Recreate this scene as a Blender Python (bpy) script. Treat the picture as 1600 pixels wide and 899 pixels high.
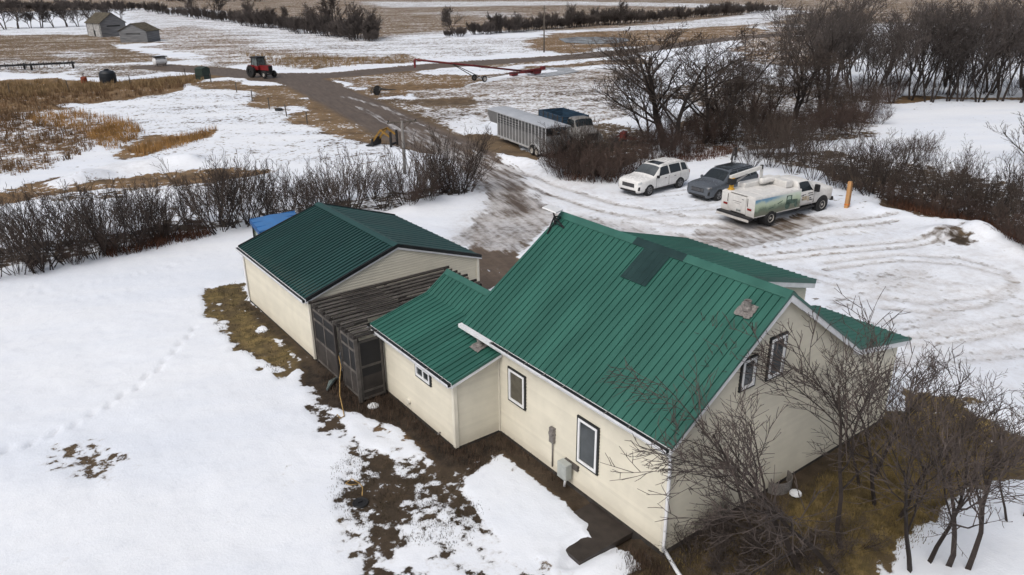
import bpy, bmesh, math, random
import numpy as np
from mathutils import Vector, Matrix
for o in list(bpy.data.objects): bpy.data.objects.remove(o)
SC = bpy.context.scene; COL = SC.collection
# ---------------------------------------------------------------- camera
CAM = np.array([-11.566, -9.674, 12.9])
RV = np.array([0.80316221, -0.5956829, -0.00960949])
UV = np.array([0.23085263, 0.29630915, 0.92677287])
FV = np.array([0.54921538, 0.74656732, -0.37549927])
FOC = 1186.39
cam_d = bpy.data.cameras.new('camera'); cam = bpy.data.objects.new('camera', cam_d); COL.objects.link(cam)
cam_d.sensor_width = 36; cam_d.lens = FOC/1600*36; cam_d.clip_start = 0.1; cam_d.clip_end = 6000
cam.matrix_world = Matrix(((RV[0], UV[0], -FV[0], CAM[0]), (RV[1], UV[1], -FV[1], CAM[1]),
                           (RV[2], UV[2], -FV[2], CAM[2]), (0, 0, 0, 1)))
SC.camera = cam
# ---------------------------------------------------------------- world and sun (overcast)
SUN_EL, SUN_AZ = 52.0, 252.0       # azimuth clockwise from +Y
w = bpy.data.worlds.new('World'); SC.world = w; w.use_nodes = True
nt = w.node_tree; bg = nt.nodes['Background']
sky = nt.nodes.new('ShaderNodeTexSky'); sky.sky_type = 'NISHITA'; sky.sun_disc = False
sky.sun_elevation = math.radians(SUN_EL); sky.sun_rotation = math.radians(SUN_AZ)
sky.air_density = 1.0; sky.dust_density = 6.0; sky.ozone_density = 1.0
hs = nt.nodes.new('ShaderNodeHueSaturation'); hs.inputs['Saturation'].default_value = 0.5
nt.links.new(sky.outputs[0], hs.inputs['Color']); nt.links.new(hs.outputs[0], bg.inputs['Color'])
bg.inputs['Strength'].default_value = 0.118
sd = bpy.data.lights.new('sun', 'SUN'); sd.energy = 0.75; sd.angle = math.radians(40); sd.color = (1.0, 0.97, 0.93)
sun = bpy.data.objects.new('sun', sd); COL.objects.link(sun)
_a, _e = math.radians(SUN_AZ), math.radians(SUN_EL)
_d = Vector((math.sin(_a)*math.cos(_e), math.cos(_a)*math.cos(_e), math.sin(_e)))
sun.rotation_euler = _d.to_track_quat('Z', 'Y').to_euler()
SC.view_settings.view_transform = 'Standard'; SC.view_settings.look = 'None'
SC.view_settings.exposure = 0.14; SC.view_settings.gamma = 1.0; SC.view_settings.use_curve_mapping = False
SC.render.engine = 'CYCLES'
SC.cycles.max_bounces = 5; SC.cycles.transparent_max_bounces = 4
R = math.radians

# ---------------------------------------------------------------- helpers
def at(px, py, z=0.0):
    """point of the place where the sight line through photo point (px, py) meets height z"""
    d = FV*FOC + RV*(px-800) - UV*(py-449.5)
    return CAM + d*((z-CAM[2])/d[2])
def rise(p, py):
    """height above ground point p at which it reaches photo row py"""
    lo, hi = 0.0, 12.0
    for _ in range(30):
        m = (lo+hi)/2; d = np.array([p[0], p[1], m])-CAM
        if 449.5-FOC*(d@UV)/(d@FV) > py: lo = m
        else: hi = m
    return lo
def tag(o, label=None, cat=None, group=None, kind=None):
    if label: o['label'] = label
    if cat: o['category'] = cat
    if group: o['group'] = group
    if kind: o['kind'] = kind
    return o
def empty(name, loc=(0, 0, 0), rz=0.0, label=None, cat=None, group=None):
    o = bpy.data.objects.new(name, None); COL.objects.link(o); o.empty_display_size = 0.2
    o.location = loc; o.rotation_euler = (0, 0, rz)
    return tag(o, label, cat, group)
def link_mesh(name, me, m, parent=None, loc=None):
    o = bpy.data.objects.new(name, me); COL.objects.link(o)
    if m is not None and not me.materials: me.materials.append(m)
    if parent: o.parent = parent
    if loc is not None: o.location = loc
    return o
class MB:
    """collects faces; build() links them as one mesh object"""
    def __init__(s): s.v = []; s.f = []
    def add(s, vs, fs):
        b = len(s.v); s.v += [tuple(map(float, p)) for p in vs]; s.f += [tuple(b+i for i in f) for f in fs]; return s
    def box(s, x0, x1, y0, y1, z0, z1):
        return s.add([(x0,y0,z0),(x1,y0,z0),(x1,y1,z0),(x0,y1,z0),(x0,y0,z1),(x1,y0,z1),(x1,y1,z1),(x0,y1,z1)],
            [(3,2,1,0),(4,5,6,7),(0,1,5,4),(1,2,6,5),(2,3,7,6),(3,0,4,7)])
    def cbox(s, x0, x1, y0, y1, z0, z1, c=0.03):
        """box with chamfered vertical and top edges"""
        pts = lambda k: [(x0+k,y0),(x1-k,y0),(x1,y0+k),(x1,y1-k),(x1-k,y1),(x0+k,y1),(x0,y1-k),(x0,y0+k)]
        vs = [(x,y,z0) for x,y in pts(c)]+[(x,y,z1-c) for x,y in pts(c)]+[(min(max(x,x0+c),x1-c),min(max(y,y0+c),y1-c),z1) for x,y in pts(c)]
        fs = [tuple(range(7,-1,-1)), tuple(range(16,24))]
        for k in (0, 8):
            fs += [(k+i, k+(i+1)%8, k+8+(i+1)%8, k+8+i) for i in range(8)]
        return s.add(vs, fs)
    def prism(s, poly, d):
        """extrude 3D polygon by vector d"""
        n = len(poly); q = [tuple(np.add(p, d)) for p in poly]
        return s.add(list(poly)+q, [tuple(range(n))[::-1], tuple(range(n, 2*n))]+[(i,(i+1)%n,n+(i+1)%n,n+i) for i in range(n)])
    def bar(s, a, b, w, h=None, up=(0,0,1)):
        """rectangular bar from a to b"""
        h = h or w; a = Vector(a); b = Vector(b); t = (b-a).normalized(); up = Vector(up)
        if abs(t.dot(up)) > .95: up = Vector((1,0,0))
        r = t.cross(up).normalized()*(w/2); u = r.cross(t).normalized()*(h/2)
        return s.add([a-r-u,a+r-u,a+r+u,a-r+u,b-r-u,b+r-u,b+r+u,b-r+u], [(3,2,1,0),(4,5,6,7),(0,1,5,4),(1,2,6,5),(2,3,7,6),(3,0,4,7)])
    def tube(s, pts, rs, n=8, caps=True):
        if not hasattr(rs, '__len__'): rs = [rs]*len(pts)
        P = [Vector(p) for p in pts]; b = len(s.v); prev = None
        for i, p in enumerate(P):
            t = (P[min(i+1,len(P)-1)]-P[max(i-1,0)]).normalized()
            if prev is None: prev = t.orthogonal().normalized()
            a = (prev-t*prev.dot(t)).normalized(); prev = a; c = t.cross(a)
            for k in range(n):
                an = 2*math.pi*k/n; s.v.append(tuple(p+(a*math.cos(an)+c*math.sin(an))*rs[i]))
        for i in range(len(P)-1):
            for k in range(n):
                s.f.append((b+i*n+k, b+i*n+(k+1)%n, b+(i+1)*n+(k+1)%n, b+(i+1)*n+k))
        if caps: s.f.append(tuple(b+k for k in range(n))[::-1]); s.f.append(tuple(b+(len(P)-1)*n+k for k in range(n)))
        return s
    def lathe(s, prof, c=(0,0,0), axis='z', n=20, ring=False):
        """prof: list of (r, h)"""
        b = len(s.v)
        for r, h in prof:
            for k in range(n):
                a = 2*math.pi*k/n; x, y = r*math.cos(a), r*math.sin(a)
                p = {'z': (x,y,h), 'y': (x,h,y), 'x': (h,x,y)}[axis]
                s.v.append((c[0]+p[0], c[1]+p[1], c[2]+p[2]))
        for i in range(len(prof)-1):
            for k in range(n): s.f.append((b+i*n+k, b+i*n+(k+1)%n, b+(i+1)*n+(k+1)%n, b+(i+1)*n+k))
        if ring:
            j = b+(len(prof)-1)*n
            s.f += [(j+k, j+(k+1)%n, b+(k+1)%n, b+k) for k in range(n)]; return s
        s.f.append(tuple(b+k for k in range(n))[::-1]); s.f.append(tuple(b+(len(prof)-1)*n+k for k in range(n)))
        return s
    def mesh(s, name, smooth=False):
        me = bpy.data.meshes.new(name); me.from_pydata(s.v, [], s.f)
        bm = bmesh.new(); bm.from_mesh(me); bmesh.ops.recalc_face_normals(bm, faces=bm.faces); bm.to_mesh(me); bm.free()
        if smooth: me.polygons.foreach_set('use_smooth', [True]*len(me.polygons))
        return me
    def build(s, name, m, parent=None, smooth=False, world=False, bevel=0):
        """world=True: vertices are in world space and an unrotated parent's location is taken off"""
        if world and parent:
            q = parent; off = Vector((0,0,0))
            while q: off += q.location; q = q.parent
            s.v = [tuple(Vector(p)-off) for p in s.v]
        o = link_mesh(name, s.mesh(name, smooth), m, parent)
        if bevel:
            b = o.modifiers.new('bevel', 'BEVEL'); b.width = bevel; b.segments = 2; b.limit_method = 'ANGLE'
        return o
def copy_tree(o, parent=None):
    c = o.copy(); COL.objects.link(c); c.parent = parent
    for ch in [x for x in o.children]: copy_tree(ch, c)
    return c

# ---------------------------------------------------------------- materials
MATS = {}
def nd(nt, t, **kw):
    n = nt.nodes.new('ShaderNode'+t)
    for k, v in kw.items():
        if k in n.inputs: n.inputs[k].default_value = v
        else: setattr(n, k, v)
    return n
def mixc(nt, f, a, b, mode='MIX'):
    m = nt.nodes.new('ShaderNodeMix'); m.data_type = 'RGBA'; m.blend_type = mode
    for i, v in ((0, f), (6, a), (7, b)):
        if hasattr(v, 'is_linked'): nt.links.new(v, m.inputs[i])
        else: m.inputs[i].default_value = v if i == 0 else (tuple(v)+(1,) if len(v) == 3 else v)
    return m.outputs[2]
def math_(nt, op, a, b=0.0, c=None, clamp=False):
    m = nt.nodes.new('ShaderNodeMath'); m.operation = op; m.use_clamp = clamp
    for i, v in enumerate((a, b) if c is None else (a, b, c)):
        if hasattr(v, 'is_linked'): nt.links.new(v, m.inputs[i])
        else: m.inputs[i].default_value = v
    return m.outputs[0]
def ramp(nt, fac, lo, hi):
    n = nt.nodes.new('ShaderNodeMapRange'); n.interpolation_type = 'SMOOTHSTEP'
    nt.links.new(fac, n.inputs[0]); n.inputs[1].default_value = lo; n.inputs[2].default_value = hi
    return n.outputs[0]
def noise(nt, co, scale, detail=4.0, rough=.55, dist=0.0):
    n = nd(nt, 'TexNoise', Scale=scale, Detail=detail, Roughness=rough, Distortion=dist)
    if co is not None: nt.links.new(co, n.inputs['Vector'])
    return n.outputs['Fac']
def mat(name, col, rough=.6, metal=0.0, var=.18, scale=6.0, stretch=None, bump=0.0, bscale=30.0, rnd=0.0,
        dirt=None, dirt_z=1.0, dirt_amt=.6, spec=.4, emit=0):
    if name in MATS: return MATS[name]
    m = bpy.data.materials.new(name); m.use_nodes = True; nt = m.node_tree; p = nt.nodes['Principled BSDF']
    tc = nd(nt, 'TexCoord'); co = tc.outputs['Object']
    if stretch:
        mp = nd(nt, 'Mapping'); mp.inputs['Scale'].default_value = stretch; nt.links.new(co, mp.inputs[0]); co = mp.outputs[0]
    n1 = noise(nt, co, scale, 6, .6); f = ramp(nt, n1, .3, .7)
    c = mixc(nt, f, [x*(1-var) for x in col], [min(1, x*(1+var)) for x in col])
    if rnd:
        oi = nd(nt, 'ObjectInfo'); k = math_(nt, 'MULTIPLY_ADD', oi.outputs['Random'], 2*rnd, 1-rnd)
        cb = nd(nt, 'CombineXYZ')
        for i in range(3): nt.links.new(k, cb.inputs[i])
        c = mixc(nt, 1.0, c, cb.outputs[0], 'MULTIPLY')
    if dirt:
        sx = nd(nt, 'SeparateXYZ'); nt.links.new(tc.outputs['Object'], sx.inputs[0])
        n2 = noise(nt, tc.outputs['Object'], 2.5, 6, .65)
        h = math_(nt, 'MULTIPLY', sx.outputs[2], -1.0/dirt_z); h = math_(nt, 'ADD', h, 1.0)
        h = math_(nt, 'ADD', h, math_(nt, 'MULTIPLY_ADD', n2, .9, -.45)); h = ramp(nt, h, 0.0, 1.0)
        c = mixc(nt, math_(nt, 'MULTIPLY', h, dirt_amt), c, dirt)
    nt.links.new(c, p.inputs['Base Color'])
    p.inputs['Metallic'].default_value = metal; p.inputs['Specular IOR Level'].default_value = spec
    rr = math_(nt, 'MULTIPLY_ADD', f, .12, max(0.02, rough-.06)); nt.links.new(rr, p.inputs['Roughness'])
    if bump:
        b = nd(nt, 'Bump', Strength=bump, Distance=.02); nt.links.new(noise(nt, co, bscale, 5, .6), b.inputs['Height'])
        nt.links.new(b.outputs[0], p.inputs['Normal'])
    MATS[name] = m; return m
def s2l(*c): return tuple((x/255/12.92 if x/255 <= .04045 else ((x/255+.055)/1.055)**2.4) for x in c)
def shade(name, h):
    return None
# ================================================================ ground: one sheet to the horizon
def vnoise(x, y, seed=0):
    xi = np.floor(x).astype(np.int64); yi = np.floor(y).astype(np.int64); fx = x-xi; fy = y-yi
    fx = fx*fx*(3-2*fx); fy = fy*fy*(3-2*fy)
    def h(a, b):
        n = (a*374761393+b*668265263+seed*974634777) & 0x7fffffff
        n = ((n ^ (n >> 13))*1274126177) & 0x7fffffff
        return ((n ^ (n >> 16)) & 0xffff)/65535.0
    return (h(xi,yi)*(1-fx)+h(xi+1,yi)*fx)*(1-fy)+(h(xi,yi+1)*(1-fx)+h(xi+1,yi+1)*fx)*fy
def axis(segs):
    out = [segs[0][0]]
    for a, b, st0, st1 in segs:
        x = a
        while True:
            t = (x-a)/(b-a); x += st0*(st1/st0)**t
            if x >= b-.3*st1: break
            out.append(x)
        out.append(b)
    return np.array(out)
GX = axis([(-260,-18,30,.5), (-18,-1,.13,.13), (-1,14,.25,.25), (14,46,.25,.25), (46,130,.4,1.8), (130,1700,2,90)])
GY = axis([(-160,-8,25,.5), (-8,24,.15,.15), (24,48,.25,.3), (48,130,.35,1.4), (130,1800,1.6,80)])
XX, YY = np.meshgrid(GX, GY, indexing='xy'); VX = XX.ravel(); VY = YY.ravel(); NV = len(VX)
mk = {k: np.zeros(NV) for k in ('snow','soil','road','gold','dirty','lawn')}; mk['snow'][:] = 1.0
DZ = np.zeros(NV)
_ds = np.hypot(VX+11, VY+9); _fa = np.clip((_ds-35)/40, 0, 1)
def _wrp(s): return ((vnoise(VX*.8, VY*.8, s)-.5)*.8+(vnoise(VX*2.4, VY*2.4, s+1)-.5)*.38)+_fa*((vnoise(VX*.09, VY*.09, s+2)-.5)*np.minimum(9, _ds*.07)+(vnoise(VX*.3, VY*.3, s+3)-.5)*np.minimum(4, _ds*.035))
WX = VX+_wrp(21); WY = VY+_wrp(41)
def _poly_sd(P, pad):
    x0, y0 = P.min(0)-pad; x1, y1 = P.max(0)+pad
    ii = np.nonzero((WX > x0)&(WX < x1)&(WY > y0)&(WY < y1))[0]
    x = WX[ii]; y = WY[ii]; d = np.full(len(ii), 1e9); ins = np.zeros(len(ii), bool)
    for k in range(len(P)):
        a = P[k]; b = P[(k+1)%len(P)]; e = b-a; L = max(e@e, 1e-9)
        t = np.clip(((x-a[0])*e[0]+(y-a[1])*e[1])/L, 0, 1)
        d = np.minimum(d, np.hypot(x-a[0]-t*e[0], y-a[1]-t*e[1]))
        c = (a[1] > y) != (b[1] > y)
        if abs(e[1]) > 1e-9: ins ^= c & (x < a[0]+(y-a[1])/e[1]*e[0])
    return ii, np.where(ins, d, -d)
def poly(px, feather=1.0, **vals):
    P = np.array([at(a, b)[:2] for a, b in px]); wpoly(P, feather, **vals)
def wpoly(P, feather=1.0, **vals):
    P = np.asarray(P, float); ii, sd = _poly_sd(P, feather)
    wgt = np.clip(.5+sd/feather, 0, 1); wgt = wgt*wgt*(3-2*wgt)
    for k, v in vals.items(): mk[k][ii] = mk[k][ii]*(1-wgt)+v*wgt
def stroke(px, width, feather=.5, dz=0.0, world=False, **vals):
    P = np.array(px if world else [at(a, b)[:2] for a, b in px]); pad = width+feather
    x0, y0 = P.min(0)-pad; x1, y1 = P.max(0)+pad
    ii = np.nonzero((VX > x0)&(VX < x1)&(VY > y0)&(VY < y1))[0]
    if not len(ii): return
    x = VX[ii]; y = VY[ii]; d = np.full(len(ii), 1e9)
    for k in range(len(P)-1):
        a = P[k]; e = P[k+1]-a; L = max(e@e, 1e-9); t = np.clip(((x-a[0])*e[0]+(y-a[1])*e[1])/L, 0, 1)
        d = np.minimum(d, np.hypot(x-a[0]-t*e[0], y-a[1]-t*e[1]))
    wgt = np.clip(.5+(width/2-d)/feather, 0, 1); wgt = wgt*wgt*(3-2*wgt)
    for k, v in vals.items(): mk[k][ii] = mk[k][ii]*(1-wgt)+v*wgt
    DZ[ii] += dz*wgt
# --- far fields
poly([(-300,-8),(2200,-8),(2200,28),(1300,40),(1000,46),(700,52),(560,66),(300,22),(200,14),(-300,30)], 30, snow=.34, gold=.25)
poly([(560,3),(900,2),(1200,8),(1200,14),(900,8),(600,12)], 14, snow=.62)
poly([(640,20),(760,17),(900,28),(760,26)], 10, snow=.5)
poly([(190,14),(300,12),(420,30),(520,55),(590,62),(700,62),(860,58),(1000,40),(1150,24),(1220,10),(1260,18),(1180,40),(1050,62),(860,72),(840,84),(640,92),(450,105),(330,104),(280,92),(240,66),(210,40)], 4, snow=.68, gold=.3)
poly([(212,48),(300,40),(420,70),(520,88),(640,92),(440,106),(330,106),(280,94),(236,68)], 9, snow=.5, gold=.55)
poly([(420,92),(640,84),(660,96),(470,110)], 3, snow=.4, gold=.4)
poly([(860,52),(1000,48),(1180,38),(1180,60),(1010,74),(860,84),(840,70)], 3, snow=.28, gold=.55)
poly([(1140,55),(1240,40),(1300,40),(1300,110),(1180,100)], 3, snow=.4, gold=.5)
poly([(-200,40),(140,44),(190,50),(235,66),(290,92),(240,96),(-200,104)], 4, snow=.32, gold=.18)
poly([(-200,42),(150,44),(146,54),(-200,56)], 4, snow=.8)
poly([(196,68),(236,70),(262,80),(300,92),(230,92),(205,82)], 2.5, snow=1.1)
poly([(100,78),(170,80),(160,92),(110,90)], 3, snow=.55)
poly([(-200,93),(20,92),(130,98),(250,102),(380,100),(330,112),(120,120),(-200,128)], 3, snow=.5, gold=.1)
poly([(-200,114),(110,112),(100,120),(-200,125)], 2, snow=1.0)
poly([(190,122),(290,114),(290,120),(200,130)], 1.5, snow=.95)
# --- marsh, tall grass band and snow slope left
poly([(-200,128),(60,126),(180,130),(290,119),(330,124),(300,138),(230,150),(120,162),(40,180),(-200,196)], 1.5, snow=.12, gold=.5)
poly([(120,164),(230,148),(300,140),(360,138),(420,165),(520,205),(640,240),(560,262),(380,256),(250,240),(180,220),(130,190)], 2, snow=.78)
poly([(-200,176),(40,176),(110,178),(200,184),(232,210),(150,236),(90,260),(-200,300)], 2.5, snow=.50, gold=.55)
poly([(30,176),(110,172),(190,188),(140,200),(60,196)], 1.5, snow=.62, gold=.7)
poly([(200,236),(250,222),(340,200),(360,202),(300,226),(220,244)], .8, snow=.2, gold=.6)
poly([(0,296),(120,272),(260,262),(380,258),(420,268),(330,284),(180,292),(100,302),(0,330)], 1.0, snow=.22, gold=.55, soil=.15)
poly([(100,282),(150,268),(200,258),(290,252),(300,262),(190,276),(120,292)], .8, snow=.95, dirty=.3)
poly([(60,305),(250,288),(380,278),(380,286),(240,300),(120,318)], .8, snow=.6)
poly([(-100,330),(0,318),(120,316),(300,300),(420,290),(560,290),(640,310),(640,338),(400,352),(330,372),(150,404),(-100,450)], 1.5, snow=.9)
# --- verges of the driveway
poly([(325,128),(432,126),(480,150),(560,185),(640,228),(590,222),(540,208),(470,190),(420,164),(370,144)], 1.6, snow=.24, gold=.34)
poly([(430,163),(452,158),(462,168),(440,178)], .6, snow=.8)
poly([(520,118),(700,100),(1000,84),(1000,100),(760,118),(600,150),(545,150)], 1.2, snow=.35, gold=.3)
poly([(560,128),(680,118),(700,130),(620,150)], 1.6, snow=.28, gold=.45)
poly([(640,112),(860,98),(980,86),(980,92),(860,104),(650,120)], .8, snow=.9)
poly([(620,140),(900,112),(1000,106),(1000,130),(760,160),(680,158)], 1.5, snow=.5, dirty=.35, gold=.25)
poly([(600,152),(740,158),(770,200),(760,238),(735,236),(680,205),(640,180)], 1.2, snow=.34, soil=.25, gold=.1)
poly([(690,150),(960,130),(980,170),(900,200),(790,190),(720,215),(690,180)], 1.5, snow=.56, dirty=.3)
poly([(690,155),(770,150),(770,168),(700,176)], .8, snow=.15, soil=.3)
poly([(750,215),(790,212),(850,240),(830,256),(770,240)], .8, snow=.03, soil=.25, gold=.1)
poly([(705,190),(770,180),(775,212),(735,215)], .8, snow=.85)
# --- gravel road and muddy driveway
stroke([(1240,52),(1120,62),(1000,78),(900,88),(760,97),(640,106),(540,116),(470,120),(400,118),(330,110),(240,104)], 7.0, 1.2, snow=-.3, road=1.0)
stroke([(455,118),(500,138),(560,166),(620,196),(690,228)], 6.6, 1.6, snow=-.25, road=1.0)
stroke([(420,122),(460,124),(500,134)], 6.0, 1.5, snow=-.2, road=1.0)
stroke([(536,150),(600,166),(650,192)], .9, 1.2, snow=.42, dirty=1.0)
poly([(620,196),(680,200),(740,232),(800,262),(850,282),(880,320),(860,345),(800,350),(740,372),(700,360),(755,320),(740,275),(700,242),(650,225)], 2.6, snow=.36, road=.8, dirty=1.0)
stroke([(600,188),(680,218),(750,250),(800,285),(815,330),(770,380)], .9, .7, dz=-.02, snow=.15, road=1)
stroke([(640,184),(720,222),(800,262),(850,300),(850,340),(800,395)], .9, .7, dz=-.02, snow=.15, road=1)
stroke([(560,166),(640,208),(720,244),(770,280),(790,320)], .8, 1.0, snow=.5, dirty=1.0)
# --- parking yard: driven snow
poly([(800,250),(860,262),(970,300),(1080,315),(1130,340),(1290,335),(1340,330),(1480,360),(1700,420),(1700,640),(1430,600),(1260,440),(1060,370),(880,345),(830,300)], 2.0, snow=1.12, dirty=.42)
poly([(690,375),(760,335),(880,330),(1000,352),(1090,380),(1020,380),(860,350),(800,400),(745,392)], 1.5, snow=.62, dirty=1.0, road=.4)
poly([(980,372),(1080,362),(1130,346),(1240,340),(1330,338),(1260,360),(1150,392),(1060,386)], 1.0, snow=.5, dirty=1.0, road=.55)
poly([(1120,336),(1200,346),(1290,328),(1250,350),(1190,362)], .8, snow=.3, road=.8)
stroke([(760,262),(850,300),(940,330),(1060,352),(1160,352),(1300,340)], .5, .5, dz=-.02, snow=.55, dirty=1)
stroke([(780,256),(870,290),(960,318),(1080,340),(1140,342)], .5, .5, dz=-.02, snow=.62, dirty=1)
for o in (0, 1):
    stroke([(1090,398-o*12),(1200,374-o*10),(1300,356-o*10),(1400,345-o*9)], .38, .3, dz=-.03, snow=.62, dirty=.9)
    stroke([(1180,408-o*9),(1300,396-o*9),(1420,385-o*9),(1500,372-o*9)], .38, .3, dz=-.025, snow=.66, dirty=.9)
    stroke([(1290,420-o*10),(1400,408-o*10),(1500,412-o*10),(1570,430-o*8),(1590,452-o*10),(1540,476-o*14),(1450,488-o*14),(1380,480-o*14)], .4, .3, dz=-.025, snow=.74, dirty=1.0)
    stroke([(1420,540-o*12),(1500,534-o*12),(1600,515-o*12)], .4, .3, dz=-.025, snow=.76, dirty=.9)
    stroke([(980,305+o*6),(1080,296+o*6),(1110,318+o*8)], .3, .3, dz=-.02, snow=.8, dirty=.6)
    stroke([(1010,330+o*8),(1090,322+o*8),(1150,310+o*8)], .3, .3, dz=-.02, snow=.8, dirty=.6)
poly([(1340,430),(1460,418),(1480,440),(1380,450)], 1.2, snow=.8, dirty=.8)
# --- hedgerow floor and clearing behind it
poly([(960,240),(1060,215),(1140,230),(1150,250),(1080,262),(1000,260)], 1.0, snow=.75)
poly([(840,200),(960,190),(1040,200),(1020,240),(960,280),(870,262)], 1.0, snow=.34, soil=.35)
poly([(1040,150),(1180,120),(1360,150),(1400,190),(1330,208),(1140,240),(1060,226)], 1.2, snow=.46, soil=.4, gold=.15)
poly([(1380,165),(1460,156),(1600,158),(1700,160),(1700,150),(1400,150)], 1.0, snow=.15, gold=.5)
poly([(1330,208),(1400,182),(1480,170),(1700,168),(1700,330),(1560,300),(1480,250),(1380,230)], 1.2, snow=1.05)
poly([(1160,240),(1260,262),(1340,292),(1420,318),(1500,346),(1700,410),(1700,320),(1560,290),(1480,268),(1380,250),(1260,234)], .9, snow=.42, soil=.6)
poly([(1390,310),(1500,335),(1560,352),(1540,362),(1460,346),(1390,322)], .6, snow=.35, gold=.25, soil=.5)
poly([(-100,430),(0,418),(130,400),(200,380),(300,362),(370,350),(370,340),(260,345),(100,375),(-100,400)], .8, snow=.45, soil=.8)
poly([(395,352),(480,345),(620,330),(700,308),(750,296),(750,288),(640,300),(400,330)], .8, snow=.45, soil=.8)
# --- house yard, near
poly([(380,350),(620,330),(720,305),(760,300),(740,340),(690,375),(560,330),(380,380)], .7, snow=1.3)
poly([(-300,452),(0,432),(150,404),(330,366),(400,356),(400,440),(560,620),(760,720),(1000,850),(1010,1100),(-300,1100)], .7, snow=1.5)
poly([(735,380),(800,398),(812,412),(768,455),(735,450)], .3, snow=.0, road=.9)
poly([(318,478),(334,447),(386,440),(392,468),(420,500),(462,560),(466,582),(440,590),(400,572),(352,530),(344,504),(318,494)], .6, snow=.12, lawn=.9, soil=.15)
poly([(384,484),(400,478),(446,518),(508,580),(514,610),(474,582),(412,520)], .4, snow=1.35)
poly([(376,440),(388,468),(496,564),(492,574),(470,560),(384,484)], .25, snow=.1, soil=.8)
poly([(470,600),(494,566),(604,612),(716,700),(785,676),(1036,866),(1010,925),(960,899),(990,850),(965,815),(902,770),(840,722),(800,694),(778,706),(735,738),(690,705),(640,660),(560,640),(500,640)], .7, snow=.16, soil=1.0)
poly([(520,735),(545,700),(600,710),(640,735),(650,790),(600,800),(530,800)], .5, snow=.2, soil=.85)
poly([(600,690),(720,722),(745,775),(800,850),(820,899),(740,899),(660,830),(600,790)], 1.2, snow=.52, soil=.75)
poly([(640,705),(716,725),(742,770),(760,812),(700,800),(650,770)], .8, snow=.42, soil=.7)
poly([(500,780),(650,770),(760,800),(810,860),(780,960),(560,960),(530,860)], 1.4, snow=.48, soil=.8)
poly([(570,800),(640,790),(660,840),(650,930),(590,930),(585,860)], .9, snow=.22, soil=.85)
poly([(470,610),(520,640),(560,690),(560,730),(530,740),(520,700),(490,650)], .5, snow=.55, soil=.8)
poly([(520,640),(600,650),(700,715),(690,720),(600,690)], .5, snow=.78, gold=.5)
poly([(60,715),(140,692),(178,720),(184,745),(130,778),(75,762)], 3.0, snow=.26, soil=.5)
poly([(-200,760),(300,780),(420,700),(520,680),(520,800),(360,899),(300,1000),(-200,1000)], 4.0, snow=.96)
poly([(270,580),(330,580),(320,600),(280,600)], .6, snow=1.0)
poly([(640,790),(940,880),(900,960),(560,960)], 1.0, snow=.74)
# --- lawn under the shrubs at the gable end
poly([(965,899),(1010,860),(1036,866),(1388,648),(1430,612),(1480,622),(1545,648),(1640,700),(1640,740),(1540,745),(1470,800),(1440,840),(1340,899),(1300,1100),(960,1100)], .5, snow=.03, lawn=1.0, soil=.15)
poly([(1036,862),(1388,646),(1392,660),(1240,775),(1070,899),(1000,899)], .5, snow=.02, soil=.6, lawn=.5)
poly([(1420,612),(1500,620),(1560,660),(1600,690),(1600,720),(1540,690),(1470,660),(1420,650)], .7, snow=.10, lawn=1.0, soil=.0)
poly([(1470,800),(1540,750),(1640,735),(1640,1000),(1390,940),(1400,880)], .5, snow=1.15)
poly([(1370,890),(1420,860),(1440,899),(1400,940)], .5, snow=.7)
# bare strip along the foundations (not broken up by drift)
for P_ in ([(-.28,-.2),(-.28,6.3)], [(-.2,-.28),(10.2,-.28)]): stroke(P_, .75, .3, world=True, snow=.03, soil=.8)
for P_ in ([(-1.95,6.5),(-1.95,11.4)], [(-1.6,6.4),(-.3,6.4)], [(-2.9,11),(-2.9,14.6)]): stroke(P_, .9, .35, world=True, snow=.03, soil=1.0)
stroke([(-2.85,14.7),(-2.85,21.8)], .45, .3, world=True, snow=.05, soil=.8)
# footprints pressed into the snow
for a, b in [(11,702),(48,693),(85,676),(118,664),(144,646),(172,633),(190,618),(216,605),(228,588),(248,577),(257,563),(274,549),(281,537),(294,527),(303,514)]:
    p = at(a, b)[:2]; dv = np.array([.55, .83])*.17
    stroke([p-dv, p+dv], .10, .13, dz=-.13, world=True, dirty=.35)
random.seed(5)
for tr in ([(0,470),(90,452),(170,440),(250,420),(330,402)], [(40,448),(120,470),(220,455)]):
    P = [at(*p)[:2] for p in tr]
    for k in range(len(P)-1):
        n = int(np.hypot(*(P[k+1]-P[k]))/.45)
        for i in range(n):
            c = P[k]+(P[k+1]-P[k])*(i/n)+np.array([random.uniform(-.12,.12), random.uniform(-.12,.12)])
            stroke([c, c+np.array([.1,.1])], .12, .14, dz=-.06, world=True, dirty=.12)
# wheel arcs driven into the yard snow
for pts in ([(1300,470),(1380,452),(1460,462),(1500,478),(1440,500),(1360,505)], [(1250,420),(1330,440),(1420,436),(1520,446),(1600,470)], [(1440,510),(1520,505),(1600,488)], [(880,352),(980,350),(1080,356),(1180,362)], [(860,330),(960,345),(1060,372)], [(1400,560),(1500,556),(1600,545)], [(960,345),(1060,330),(1120,328)]):
    for o in (0, 11): stroke([(a, b+o) for a, b in pts], .34, .45, dz=-.012, snow=.84, dirty=.95)
for o in (0, 1):
    P = [at(a, b+o*10)[:2] for a, b in ((1090,400),(1200,376),(1300,358),(1400,347))]
    for k in range(len(P)-1):
        e = P[k+1]-P[k]; L_ = np.hypot(*e); e = e/L_; nrm = np.array([-e[1], e[0]])
        for i in range(int(L_/.5)): c = P[k]+e*i*.5; stroke([c-nrm*.2+e*.1, c+nrm*.2-e*.1], .14, .18, dz=-.05, world=True, dirty=1.0, snow=.6)
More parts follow.
